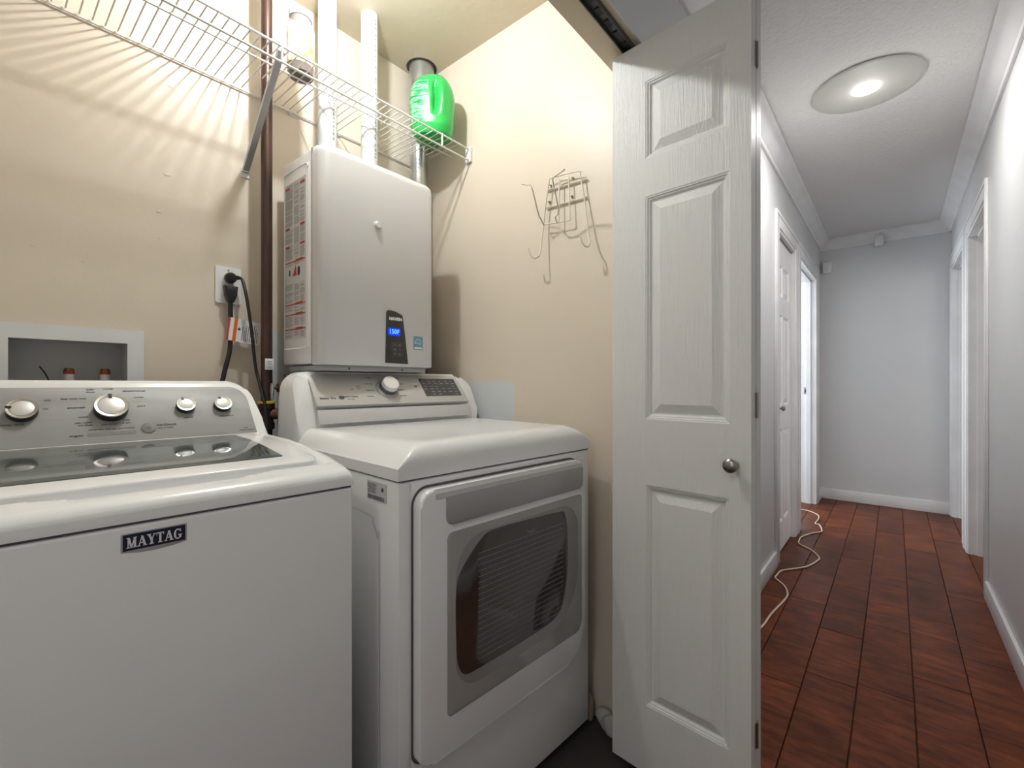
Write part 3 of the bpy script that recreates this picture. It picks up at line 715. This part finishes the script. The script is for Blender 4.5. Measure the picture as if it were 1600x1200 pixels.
# door
PDo = plane_m((0, 0, 0), (1, 0, 0), (0, 0, 1))
dg_ = plate('door_gap', PDo, rrect(.031, .272, .622, .862, (.045, .04, .03, .09), 8), .003, seam_line, dr)
bm = bmesh.new(); add_prism(bm, [(x, -.030, z) for x, z in rrect(.035, .277, .617, .857, (.04, .035, .03, .085), 8)], (0, .028, 0), 0, .007, 3)
ddoor = finish('door', bm, white_app, dr)
PDf = plane_m((0, -.030, 0), (1, 0, 0), (0, 0, 1))
hz0, hz1 = .774, .834
plate('handle', PDf, rrect(.100, hz0, .603, hz1+.002, (.004, .004, .018, .018), 6), .004, pocket_m, ddoor, .0015)
plate('handle_recess', PDf, rrect(.072, hz1+.0005, .603, hz1+.013, .003, 3), .0012, label_grey, ddoor)
plate('glass_panel', PDf, rrect(.103, .357, .600, .757, (.012, .014, .012, .03), 6), .0016, door_glass, ddoor, .0008)
wout = [(.105+.05, .745)] if False else None
ring = rrect(.126, .398, .580, .738, (.075, .085, .07, .15), 10)
plate('window_ring', PDf, ring, .0022, door_ring, ddoor, .0006)
wind = smooth_path([(x, z, 0) for x, z in [(.20, .722), (.235, .7345), (.36, .732), (.495, .725), (.518, .712), (.529, .66), (.530, .58), (.524, .515), (.505, .462), (.459, .434), (.317, .427), (.19, .427), (.152, .431), (.135, .452), (.127, .494), (.126, .626), (.142, .669), (.185, .711), (.20, .722)]], 4)[:-1]
wn = plate('window', PDf, [(p.x, p.y) for p in wind], .0028, win_dark, ddoor, .0006)
bm = bmesh.new()
for k in range(19):
    z = .690 - .0135*k
    vs = [bm.verts.new((a, -.0331, b)) for a, b in ((.190, z), (.190+.318 - .0*k, z), (.508, z+.0011), (.190, z+.0011))]; bm.faces.new(vs)
finish('window_line_print', bm, print_grey, wn, smooth=False)  # evenly spaced thin grey lines drawn across the window
texts('door_lettering', [('ThinQ', plane_m((.372, -.0333, .700), (1, 0, 0), (0, 0, 1)), .012)], print_grey, ddoor)
# lower panel seam line, rating plate and side emboss
box('rating_plate', (-.0006, .047, .826), (.0022, .125, .866), label_grey, dr)
bm = bmesh.new()
for k in range(7):
    z = .862-.0032*k; bm.faces.new([bm.verts.new((-.0009, a, b)) for a, b in ((.122, z), (.122-.03-.012*random.random(), z), (.122-.035, z-.0014), (.122, z-.0014))])
yy = .121
while yy > .052:
    wq = random.choice((.0008, .0016, .0022)); bm.faces.new([bm.verts.new((-.0009, a, b)) for a, b in ((yy, .828), (yy-wq, .828), (yy-wq, .837), (yy, .837))]); yy -= wq+random.choice((.0008, .0014))
for k in range(12): pass
bm.faces.new([bm.verts.new((-.0009, .06+.005*math.cos(R(30*k)), .853+.005*math.sin(R(30*k)))) for k in range(12)])
finish('rating_print', bm, ink, dr, smooth=False)
bm = bmesh.new(); pth = [(-.0003, .075, .03), (-.0003, .075, .70), (-.0003, .082, .745), (-.0003, .10, .775), (-.0003, .13, .79), (-.0003, .40, .795)]
add_tube(bm, smooth_path(pth, 6), .0012, 6); finish('side_emboss', bm, label_grey, dr)

# ------------------------------------------------------------------ tankless water heater
wh = thing('water_heater', 'white wall-hung tankless water heater with black keypad reading 150F', 'water heater', (.667, 1.29, 1.138))
HW, HH = .43, .665
box('rear_case', (.002, .035, .004), (HW-.002, .262, HH-.004), heater_side_lit, wh, .006, 3)
def rbox_front():
    pts = []
    r = .030; rb = .014
    prof = rrect(0, 0, HW, .10, .028, 8)
    bm = bmesh.new()
    # front cover: rounded vertical corners at the front, domed top edge
    pl = []
    for k in range(9): a = R(180+90*k/8); pl.append((r+r*math.cos(a), r+r*math.sin(a)))
    for k in range(9): a = R(270+90*k/8); pl.append((HW-r+r*math.cos(a), r+r*math.sin(a)))
    pl += [(HW, .062), (0, .062)]
    rings = []
    for ins, z in ((.004, 0), (.0015, .0015), (0, .004), (0, HH-.03), (.002, HH-.016), (.009, HH-.006), (.02, HH-.001), (.04, HH+.001)):
        rings.append([bm.verts.new((HW/2+(x-HW/2)*(1-2*ins/HW), max(y, 0)+ins*(1-y/.062), z)) for x, y in pl])
    n = len(pl)
    for a, b in zip(rings, rings[1:]):
        for k in range(n): bm.faces.new([a[k], a[(k+1) % n], b[(k+1) % n], b[k]])
    bm.faces.new(rings[0][::-1]); bm.faces.new(rings[-1])
    return finish('front_cover', bm, heater_m, wh, angle=45)
rbox_front()
box('cover_seam', (-.0006, .0615, .002), (HW+.0006, .0635, HH-.006), seam_line, wh)
# side panel emboss: raised rim following a rounded rectangle
PH = plane_m((.002, .262, 0), (0, -1, 0), (0, 0, 1))      # on the left side: u towards the camera, v up
bm = bmesh.new()
rim = [(.012, .055), (.15, .055), (.172, .075), (.178, .10), (.178, HH-.085), (.172, HH-.055), (.15, HH-.04), (.012, HH-.04)]
add_tube(bm, smooth_path([PH @ Vector((a, b, .000)) for a, b in rim], 5), .0022, 8); finish('side_emboss', bm, heater_side_lit, wh)
lb = plate('warning_label', PH, [(.014, .085), (.160, .085), (.160, HH-.075), (.014, HH-.075)], .0006, label_grey, wh)
bm = bmesh.new(); random.seed(11)
v0 = .095
reds = [.118, .165, .198, .335, .445]
y = .092
while y < HH-.082:
    if not any(abs(y-rr) < .006 for rr in reds) and not .262 < y < .322:
        for x0_, x1_ in ((.02, .075), (.08, .118), (.121, .154)):
            if random.random() < .85: bm.faces.new([bm.verts.new(PH @ Vector(q)) for q in ((x0_, y, .0009), (x0_+(x1_-x0_)*random.uniform(.7, 1), y, .0009), (x0_+(x1_-x0_)*.9, y+.0018, .0009), (x0_, y+.0018, .0009))])
    y += .0034
finish('label_print', bm, print_grey, lb, smooth=False)
bm = bmesh.new()
for rr in reds[:4]:
    bm.faces.new([bm.verts.new(PH @ Vector(q)) for q in ((.018, rr-.003, .001), (.155, rr-.003, .001), (.155, rr+.001, .001), (.018, rr+.001, .001))])
    bm.faces.new([bm.verts.new(PH @ Vector(q)) for q in ((.09, rr-.004, .0011), (.14, rr-.004, .0011), (.14, rr+.004, .0011), (.09, rr+.004, .0011))])
for rr in (.385, .445, .575):
    for a in (.02, .122): bm.faces.new([bm.verts.new(PH @ Vector(q)) for q in ((a, rr-.004, .001), (a+.03, rr-.004, .001), (a+.03, rr+.003, .001), (a, rr+.003, .001))])
finish('label_red_bars', bm, red_ink, lb, smooth=False)
bm = bmesh.new()
for cx, s_ in ((.05, .011), (.112, .016)): bm.faces.new([bm.verts.new(PH @ Vector((cx+s_*.6*math.cos(R(45*k)), .30+s_*math.sin(R(45*k)), .0011))) for k in range(8)])
finish('label_symbol_print', bm, ink, lb, smooth=False)
bm = bmesh.new(); bm.faces.new([bm.verts.new(PH @ Vector(q)) for q in ((.07, .288, .0011), (.098, .288, .0011), (.092, .322, .0011), (.082, .305, .0011))]); finish('label_red_symbol', bm, red_ink, lb, smooth=False)
# keypad
PK = plane_m((0, 0, 0), (1, 0, 0), (0, 0, 1))
kp = plate('keypad', PK, smoothk := [(.217, .012), (.308, .011), (.301, .06), (.293, .12), (.286, .165), (.284, .176), (.270, .181), (.252, .186), (.236, .188), (.226, .187), (.222, .183), (.221, .178)], .003, dark_grey, wh, .001)
texts('keypad_lettering', [('NAVIEN', on(PK, .256, .160, .0034), .0145, 'CENTER', .0006)], white_ink, kp)
plate('backlight', on(PK, .250, .117, .003), rrect(-.025, -.013, .025, .013, .006), .0003, blue_glow, kp)
texts('temperature_reading', [('150F', on(PK, .250, .117, .0036), .0215, 'CENTER', .0003)], blue_led, kp)
kb_ = plate('button_field', on(PK, .262, .058, .003), rrect(-.023, -.026, .023, .026, .002), .0004, lcd, kp)
for i in (-1, 1):
    for j in (-1, 0, 1): plate('button', on(PK, .262+.010*i, .058+.015*j, .0034), rrect(-.006, -.004, .006, .004, .001), .0006, knob_dark, kp)
texts('button_print', [(s, on(PK, .262+.010*i, .058+.015*j, .0042), .006) for (s, i, j) in (('i', -1, 1), ('+', 1, 1), ('O', -1, 0), ('-', 1, 0), ('!', -1, -1), ('o', 1, -1))], white_ink, kp)
es_ = plate('sticker', on(PK, .353, .086, 0), rrect(-.020, -.0235, .020, .0235, .0005), .0006, teal, wh)
bm = bmesh.new()
for k in range(10):
    a, b = R(20+14*k), R(20+14*k+14); bm.faces.new([bm.verts.new(on(PK, .353, .085, .0009) @ Vector((r*math.cos(t), r*math.sin(t), 0))) for r, t in ((.013, a), (.0148, a), (.0148, b), (.013, b))])
bm.faces.new([bm.verts.new(on(PK, .353, .066, .0009) @ Vector(q)) for q in ((-.017, 0, 0), (.017, 0, 0), (.017, .0055, 0), (-.017, .0055, 0))])
finish('sticker_arc', bm, white_ink, es_, smooth=False)
texts('sticker_lettering', [('energy', on(PK, .351, .086, .001), .0105)], white_ink, es_)
lathe('sight_plug', [(.015, 0), (.015, .001), (.011, .002), (.011, .008), (.009, .010), (.001, .010)], (.187, 0, .458), (0, -1, 0), heater_m, wh, 28)
box('lower_rail', (.012, .022, -.017), (HW-.028, .24, -.0005), bracket_m, wh, .001)
for x in (.10, .30): lathe('screw', [(.003, 0), (.003, .0012), (.001, .002)], (x, .022, -.009), (0, -1, 0), gap_m, wh, 12)
lathe('vent_plug', [(.026, 0), (.026, .012), (.020, .016), (.020, .032), (.001, .034)], (.358, .10, HH), (0, 0, 1), black, wh, 24)
box('wall_bracket', (.06, .262, .05), (.37, .33, .62), bracket_m, wh, .002)

# ------------------------------------------------------------------ pipes and duct
def pvc_pipe(x, y, label, collar):
    t = thing('pvc_pipe', label, 'pipe', (x, y, 1.80), 0, 'white plastic vent pipes above the heater')
    tube('pipe', [(0, 0, -.0), (0, 0, HC-1.80)], .030, pvc, t, 28)
    lathe('socket', [(.030, 0), (.037, 0), (.037, .055), (.036, .058), (.030, .058)], (0, 0, 0), (0, 0, 1), pvc, t, 28)
    if collar: lathe('coupling', [(.030, collar), (.036, collar), (.036, collar+.05), (.030, collar+.05)], (0, 0, 0), (0, 0, 1), pvc, t, 28)
    bm = bmesh.new(); random.seed(int(x*100))
    z = .10
    while z < .6:
        a = R(-78)+.0; hh = random.uniform(.004, .011); 
        px, py = .0303*math.cos(a), .0303*math.sin(a); tx, ty = -math.sin(a)*.0035, math.cos(a)*.0035
        if random.random() < .8: bm.faces.new([bm.verts.new(q) for q in ((px-tx, py-ty, z), (px+tx, py+ty, z), (px+tx, py+ty, z+hh), (px-tx, py-ty, z+hh))])
        z += hh+random.uniform(.003, .008)
    finish('pipe_print', bm, print_grey, t, smooth=False)
    return t
pvc_pipe(.782, 1.475, 'white plastic vent pipe rising from heater top, nearer the rusty pipe', .02)
pvc_pipe(.943, 1.475, 'white plastic vent pipe rising from heater top, nearer the metal duct', 0)
dt = thing('metal_duct', 'galvanized round metal duct behind the green jug, up to the ceiling', 'duct', (1.243, 1.548, 1.05))
lathe('lower_section', [(.037, 0), (.037, 1.03), (.0375, 1.032)], (-.014, 0, 0), (0, 0, 1), galv, dt, 32)
lathe('upper_section', [(.038, 1.03), (.040, 1.04), (.052, 1.17), (.053, 1.19), (.053, HC-1.05)], (-.0, 0, 0), (0, 0, 1), galv, dt, 32)
bm = bmesh.new(); add_lathe(bm, [(.054, -.002), (.060, -.002), (.064, 0), (.054, 0)], (0, 0, HC-1.05), (0, 0, 1), 24); finish('ceiling_hole', bm, gap_m, dt)
gp = thing('gas_pipe', 'dark rusty iron gas pipe with tee running up the closet back wall', 'pipe', (.608, 1.53, 0))
tube('riser', [(0, 0, .0), (0, 0, HC)], .0165, iron, gp, 20)
lathe('tee', [(.0165, .935), (.023, .937), (.023, .955), (.020, .96), (.021, 1.0), (.024, 1.003), (.024, 1.018), (.0165, 1.02)], (0, 0, 0), (0, 0, 1), iron, gp, 24)
lathe('tape', [(.0175, 0), (.0255, .0), (.0255, .006), (.0175, .008)], (0, 0, 1.018), (0, 0, 1), tape, gp, 24)
lathe('tee_outlet', [(.018, .01), (.0185, .032), (.021, .034), (.021, .048), (.017, .05)], (0, 0, .985), (.93, -.37, 0), copper, gp, 24)
lathe('outlet_tape', [(.013, 0), (.0195, 0), (.0195, .006), (.013, .006)], (.0465, -.0185, .985), (.93, -.37, 0), tape, gp, 24)
tube('branch', [(.036, -.016, .985), (.08, -.032, .985), (.15, -.034, .985)], .013, iron, gp, 16)
box('paper_tag', (-.012, -.021, 1.125), (.014, -.0168, 1.160), paper, gp, .0005)
bm = bmesh.new()
for k in range(5): bm.faces.new([bm.verts.new((a, -.0213, b)) for a, b in ((-.008, 1.152-.005*k), (.008, 1.152-.005*k), (.006, 1.150-.005*k), (-.008, 1.150-.005*k))])
finish('tag_print', bm, ink_soft, gp, smooth=False)
vl = thing('shutoff_valve', 'small copper shutoff valve with grey lever under the heater', 'valve', (.626, 1.478, 1.068))
lathe('body', [(.008, 0), (.014, .002), (.014, .016), (.011, .018), (.011, .03), (.015, .032), (.015, .044), (.009, .046)], (-.008, 0, 0), (1, 0, 0), copper, vl, 20)
tube('stem', [(-.018, 0, 0), (-.006, 0, 0)], .005, brass, vl, 12)
bm = bmesh.new(); add_box(bm, (-.026, -.006, -.040), (-.019, .006, .014), .002); add_box(bm, (-.027, -.008, -.02), (-.018, .008, .008), .003); finish('lever', bm, galv, vl)
tube('riser', [(.025, 0, .01), (.025, 0, .044)], .010, copper, vl, 16)
tube('hose', smooth_path([(.005, 0, -.012), (.0, -.005, -.06), (.01, .01, -.2), (.0, .02, -.5), (.01, .03, -1.06)], 6), .009, galv, vl, 12)

# ------------------------------------------------------------------ outlet and cords
ol = thing('wall_outlet', 'white double wall outlet beside the gas pipe', 'outlet', (.527, YB, 1.392))
bm = bmesh.new(); add_prism(bm, [(x, -.006, z) for x, z in rrect(-.036, -.058, .036, .058, .004)], (0, .006, 0), 0, .003); finish('cover_plate', bm, outlet_m, ol)
for z in (.021, -.021):
    rc = lathe('receptacle', [(.017, 0), (.017, .002), (.015, .003), (.001, .003)], (0, -.006, z), (0, -1, 0), outlet_m, ol, 24)
    for x in (-.006, .006): box('slot', (x-.001, -.0096, z-.001), (x+.001, -.0088, z+.007), gap_m, rc)
for z in (.047, 0, -.047): lathe('screw', [(.003, 0), (.0025, .0012), (.001, .0014)], (0, -.006, z), (0, -1, 0), satin, ol, 10)
# thick washer cord
def flat_ink(): pass
c1 = thing('washer_power_cord', 'thick black power cord with wide plug and orange warning tag', 'power cord', (.527, 1.611, 1.371), 0, 'black power cords at the outlet')
bm = bmesh.new(); add_prism(bm, [(-.019, -.002, .016), (.019, -.002, .016), (.015, -.002, -.012), (.008, -.002, -.034), (-.008, -.002, -.034), (-.015, -.002, -.012)], (0, -.026, 0), 0, -.004, 2); finish('plug', bm, black, c1)
path = smooth_path([(0, -.014, -.03), (0, -.014, -.06), (.0, -.014, -.12), (-.004, -.018, -.19), (-.02, -.02, -.26), (-.03, -.02, -.34), (-.032, -.02, -.6), (-.02, -.02, -.9)], 6)
tube('cord', path, .0068, cord_m, c1, 12)
PT = plane_m((-.008, -.024, -.118), (1, -.06, -.14), (.12, 0, 1))
tg = plate('warning_tag', PT, [(-.004, -.036), (.012, -.036), (.092, -.036), (.092, .036), (.012, .036), (-.004, .036)], .0008, paper, c1)
plate('tag_red_band', PT, [(-.004, -.036), (.0015, -.036), (.0015, .036), (-.004, .036)], .0003, red_ink, tg, 0, .0008)
plate('tag_orange_band', PT, [(.0125, -.036), (.022, -.036), (.022, .036), (.0125, .036)], .0003, orange_ink, tg, 0, .0008)
bm = bmesh.new()
for k in range(9):
    x = .038+.0054*k; h = random.uniform(.034, .060); bm.faces.new([bm.verts.new(PT @ Vector(q)) for q in ((x, -.031, .0012), (x+.0016, -.031, .0012), (x+.0016, -.031+h, .0012), (x, -.031+h, .0012))])
bm.faces.new([bm.verts.new(PT @ Vector(q)) for q in ((.023, .003, .0012), (.030, -.001, .0012), (.033, .005, .0012), (.028, .010, .0012))])
finish('tag_print', bm, ink, tg, smooth=False)
# thinner cord
c2 = thing('dryer_power_cord', 'thin black cord with round plug drooping across the orange tag', 'power cord', (.527, 1.608, 1.413), 0, 'black power cords at the outlet')
lathe('plug', [(.014, 0), (.0165, .004), (.0165, .018), (.012, .024), (.001, .025)], (0, 0, 0), (0, -1, 0), black, c2, 24)
bm = bmesh.new(); add_box(bm, (.0, -.024, -.004), (.024, -.012, .009), .004); finish('plug_neck', bm, black, c2)
tube('cord', smooth_path([(.020, -.018, .002), (.029, -.026, -.004), (.034, -.046, -.06), (.044, -.056, -.16), (.056, -.058, -.28), (.062, -.084, -.35), (.068, -.106, -.42), (.07, -.112, -.55), (.06, -.112, -.9)], 6), .0048, cord_m, c2, 10)

# ------------------------------------------------------------------ washer supply box
sb = thing('supply_box', 'white recessed washer supply box in the back wall', 'supply box', ((bx0+bx1)/2, YB, bz0))
bw = (bx1-bx0)/2; bh = bz1-bz0
bm = bmesh.new()
for a, b in (((-bw-.038, -.008, -.04), (-bw+.004, .0, bh+.033)), ((bw-.004, -.008, -.04), (bw+.032, .0, bh+.033)), ((-bw+.004, -.008, bh-.004), (bw-.004, 0, bh+.033)), ((-bw+.004, -.008, -.04), (bw-.004, 0, .004))): add_box(bm, a, b)
bmesh.ops.remove_doubles(bm, verts=bm.verts[:], dist=.0001); finish('face_frame', bm, box_m, sb)
bm = bmesh.new()
for a, b in (((-bw, .0, 0), (-bw+.003, .085, bh)), ((bw-.003, 0, 0), (bw, .085, bh)), ((-bw, 0, bh-.003), (bw, .085, bh)), ((-bw, 0, 0), (bw, .085, .003)), ((-bw, .082, 0), (bw, .085, bh))): add_box(bm, a, b)
finish('recess_liner', bm, box_in, sb)
for k, x in enumerate((.0, .072)):
    v_ = lathe('hammer_arrestor', [(.008, .02), (.0105, .04), (.0105, .118), (.008, .122), (.001, .122)], (x, .05, 0), (0, 0, 1), copper, sb, 20)
    lathe('arrestor_label', [(.0108, .085), (.0108, .106)], (x, .05, 0), (0, 0, 1), paper, v_, 20); lathe('label_red_band', [(.011, .1065), (.011, .114)], (x, .05, 0), (0, 0, 1), red_ink, v_, 20)
tube('loose_wire', smooth_path([(-.03, .06, .02), (-.038, .05, .09), (-.055, .04, .125)], 5), .0016, cord_m, sb, 6)

# ------------------------------------------------------------------ wire shelf
sh = thing('wire_shelf', 'white coated wire shelf across the closet above the heater', 'shelf', (0, 1.62, 2.03))
xa, xb = XL+.01, 1.305; yf = -.30
wmesh = None
nw = int((xb-xa-.02)/.0254)
for k in range(nw):
    x = xa+.012+.0254*k
    stop = [py for px, py, pr in ((.608, -.11, .020), (.782, -.178, .034), (.943, -.178, .034), (1.236, -.125, .040)) if abs(x-px) < pr]
    if stop:
        bm = bmesh.new(); add_tube(bm, [(0, yf-.001, .0035), (0, stop[0], .0035)], .0019, 6); o = finish('deck_wire', bm, wire_m, sh, angle=60)
    elif wmesh is None:
        bm = bmesh.new(); add_tube(bm, [(0, yf-.001, .0035), (0, -.012, .0035), (0, -.006, .012)], .0019, 6); o = finish('deck_wire', bm, wire_m, sh, angle=60); wmesh = o.data
    else:
        o = bpy.data.objects.new('deck_wire', wmesh); COL.objects.link(o); o.parent = sh
    o.location = (x, 0, 0)
tube('front_top_rail', [(xa, yf, 0), (xb, yf, 0)], .0034, wire_m, sh, 10)
tube('front_lip_rail', [(xa, yf, -.045), (xb, yf, -.045)], .0034, wire_m, sh, 10)
tube('middle_rail', [(xa, -.2, -.001), (xb, -.2, -.001)], .0028, wire_m, sh, 10)
tube('back_rail', [(xa, -.007, -.001), (xb, -.007, -.001)], .0028, wire_m, sh, 10)
for x in (-.32, -.026, .270, .565, .863, 1.157): box('lip_post', (x-.0025, yf-.0045, -.047), (x+.0025, yf+.002, .004), wire_m, sh, .0008)
eb = box('end_clip', (1.298, yf-.010, -.052), (1.309, yf+.018, .008), outlet_m, sh, .002)
for x in (.66, .72, .90, 1.0): lathe('wall_clip', [(.005, 0), (.005, .006), (.002, .01)], (x, -.001, -.006), (0, -1, 0), outlet_m, sh, 12)
bm = bmesh.new(); A = Vector((.566, yf+.004, -.012)); B = Vector((.577, -.006, -.262)); d = (B-A).normalized(); sd = Vector((1, 0, 0)); nn_ = d.cross(sd).normalized()
for s0, s1, t0, t1 in ((-.009, .009, 0, .0018), (-.009, -.0072, -.010, .0), (.0072, .009, -.010, 0)):
    vs = [P + sd*s + nn_*t for P in (A, B) for s in (s0, s1) for t in (t0, t1)]
    V_ = [bm.verts.new(q) for q in vs]
    for q in ((0, 1, 3, 2), (4, 6, 7, 5), (0, 4, 5, 1), (2, 3, 7, 6), (0, 2, 6, 4), (1, 5, 7, 3)): bm.faces.new([V_[i] for i in q])
finish('support_brace', bm, bracket_m, sh)['label'] = 'grey diagonal steel brace'
bm = bmesh.new(); add_box(bm, (.564, -.004, -.280), (.590, 0, -.248), .001); add_box(bm, (.566, -.012, -.262), (.588, -.004, -.250), .001); finish('brace_foot', bm, outlet_m, sh)
lathe('brace_screw', [(.004, 0), (.003, .002), (.001, .0025)], (.577, -.012, -.256), (0, -1, 0), satin, sh, 12)

# ------------------------------------------------------------------ green detergent jug
jg = thing('detergent_jug', 'bright green plastic detergent jug standing on the wire shelf', 'jug', (1.166, 1.385, 2.036), R(-52))
def jug_r(a, h):
    """a angle, h height 0..1 -> half extents"""
    # cross section superellipse, local +x towards the handle end (camera right), y thickness
    env = (min(1, (h/.14)))**.5 if h < .14 else 1
    env = .82+.18*env if h < .14 else 1
    if h > .5: env *= max(0, 1-((h-.5)/.505)**2.6)**.5
    taper = .90+.10*math.sin(min(h/.7, 1)*math.pi*.5)
    w_, d_ = .087, .070
    c, s = math.cos(a), math.sin(a); p = 2.6
    r = (abs(c/w_)**p + abs(s/d_)**p)**(-1/p) * env*taper
    # grip hollow and handle ridge facing the room
    da = (a-R(290)+math.pi) % (2*math.pi)-math.pi
    if .25 < h < .80:
        q = math.sin((h-.25)/.55*math.pi)**.6
        r -= .024*q*math.exp(-((da)/.13)**2); r += .008*q*math.exp(-((da-.34)/.13)**2)
    return r
def jug_patch(a0, a1, na, h0, h1, nh, off, Hj=.245):
    bm = bmesh.new(); G = []
    for j in range(nh+1):
        h = h0+(h1-h0)*j/nh; row = []
        for i in range(na+(0 if a1-a0 >= 359 else 1)):
            a = R(a0+(a1-a0)*i/na); r = jug_r(a, h)+off; row.append(bm.verts.new((r*math.cos(a), r*math.sin(a), h*Hj)))
        G.append(row)
    full = a1-a0 >= 359; n = len(G[0])
    for j in range(nh):
        for i in range(n if full else n-1): bm.faces.new([G[j][i], G[j][(i+1) % n], G[j+1][(i+1) % n], G[j+1][i]])
    if full: bm.faces.new(G[0][::-1]); bm.faces.new(G[-1])
    return bm
finish('bottle_body', jug_patch(0, 360, 96, 0, .995, 56, 0), green, jg, angle=70)
finish('bottle_label', jug_patch(205, 268, 20, .14, .80, 26, .0007), green_label, jg, angle=70)
lathe('cap', [(.030, 0), (.030, .03), (.027, .034), (.001, .035)], (-.02, .02, .214), (0, 0, 1), green_cap, jg, 28)

# ------------------------------------------------------------------ plastic jar
jr = thing('plastic_jar', 'clear plastic jar with orange and lilac label, on the wire shelf', 'jar', (.664, 1.418, 2.0355))
lathe('jar_shell', [(.034, 0), (.038, .004), (.039, .03), (.039, .15), (.032, .165), (.030, .18)], (0, 0, 0), (0, 0, 1), jar_m, jr, 36)
lathe('jar_contents', [(.030, .003), (.035, .008), (.036, .14), (.001, .141)], (0, 0, 0), (0, 0, 1), brown_c, jr, 28)
bm = bmesh.new(); add_lathe(bm, [(.0395, .028), (.0398, .03), (.0398, .145), (.0395, .146)], (0, 0, 0), (0, 0, 1), 40, close=False); finish('jar_label', bm, jar_label, jr)
lathe('jar_lid', [(.033, .178), (.034, .18), (.034, .196), (.032, .198), (.001, .198)], (0, 0, 0), (0, 0, 1), white_ink, jr, 32)

# ------------------------------------------------------------------ wall rack
rk = thing('ironing_board_rack', 'ivory wire ironing board rack with hooks on the right closet wall', 'rack', (XR, .86, 1.70))
def rp(pts): return [(x-XR, y-.86, z-1.70) for x, y, z in pts]
def rw(name, pts, r=.0028, sm=True): return tube(name, smooth_path(rp(pts), 4) if sm else rp(pts), r, rack_m, rk, 8)
rw('hook_wire', [(1.29, .916, 1.784), (1.29, .932, 1.693), (1.286, .937, 1.635), (1.27, .939, 1.536), (1.255, .939, 1.517), (1.25, .952, 1.514), (1.244, .964, 1.528), (1.242, .968, 1.548)])
rw('hook_wire', [(1.29, .792, 1.776), (1.29, .773, 1.668), (1.275, .750, 1.551), (1.26, .736, 1.529), (1.25, .740, 1.511), (1.24, .752, 1.523), (1.236, .759, 1.547)])
rw('upright_wire', [(1.29, .873, 1.776), (1.286, .873, 1.628)], .0024, False)
rw('upright_wire', [(1.29, .836, 1.775), (1.286, .828, 1.626)], .0024, False)
rw('top_wire', [(1.29, .918, 1.783), (1.29, .904, 1.790), (1.29, .80, 1.781), (1.29, .790, 1.773)], .0022)
rw('cross_bar', [(1.304, .934, 1.759), (1.304, .772, 1.753)], .003, False)
rw('cross_bar', [(1.304, .938, 1.698), (1.304, .774, 1.694)], .003, False)
rw('bottom_wire', [(1.286, .934, 1.634), (1.286, .881, 1.628), (1.286, .828, 1.626)], .002, False)
rw('support_arm', [(1.286, .937, 1.634), (1.27, .934, 1.646), (1.25, .930, 1.654), (1.198, .918, 1.724), (1.194, .923, 1.738), (1.194, .958, 1.751)], .0024, False)
rw('support_arm', [(1.286, .881, 1.630), (1.255, .866, 1.637), (1.25, .851, 1.641), (1.24, .842, 1.652), (1.187, .830, 1.727), (1.184, .823, 1.731), (1.17, .773, 1.736)], .0024, False)
box('mounting_plate', (-.0045, -.012, .064), (0, .02, .080), rack_m, rk, .001)
for y, z in ((.83, 1.773), (.921, 1.775), (.834, 1.713), (.926, 1.717)): lathe('screw', [(.004, 0), (.004, .006), (.003, .008), (.001, .009)], (0, y-.86, z-1.70), (-1, 0, 0), satin, rk, 12)

# small crumpled cloth on the floor by the dryer's right foot
def rag(name, loc, r, m, label, seed):
    bm = bmesh.new(); bmesh.ops.create_icosphere(bm, subdivisions=4, radius=1)
    random.seed(seed); ph = [(random.uniform(-3, 3), random.uniform(-3, 3), random.uniform(-3, 3), random.uniform(0, 6)) for _ in range(7)]
    for v_ in bm.verts:
        f = 1+sum(.09*math.sin(a*v_.co.x*1.6+b*v_.co.y*1.6+c*v_.co.z*1.6+d) for a, b, c, d in ph)
        v_.co = Vector((v_.co.x*r[0]*f, v_.co.y*r[1]*f, max((v_.co.z*f+.8)*r[2], 0)))
    o = finish(name, bm, m, angle=80); o.location = loc; return tag(o, label, 'rag', 'rags on the floor beside the dryer')
rag('crumpled_rag', (1.277, .775, 0), (.026, .045, .07), rag_m, 'crumpled tan rag on the floor beside the dryer, the taller one', 5)
rag('crumpled_rag', (1.275, .672, 0), (.028, .04, .035), rag2_m, 'low pale grey rag on the floor by the folded closet door', 9)

for o in bpy.data.objects:
    n = o.name.split('.')[0]
    if n.endswith('_print') or n in ('label_red_bars', 'console_symbols', 'sticker_arc', 'badge_lettering'): o['kind'] = 'stuff'
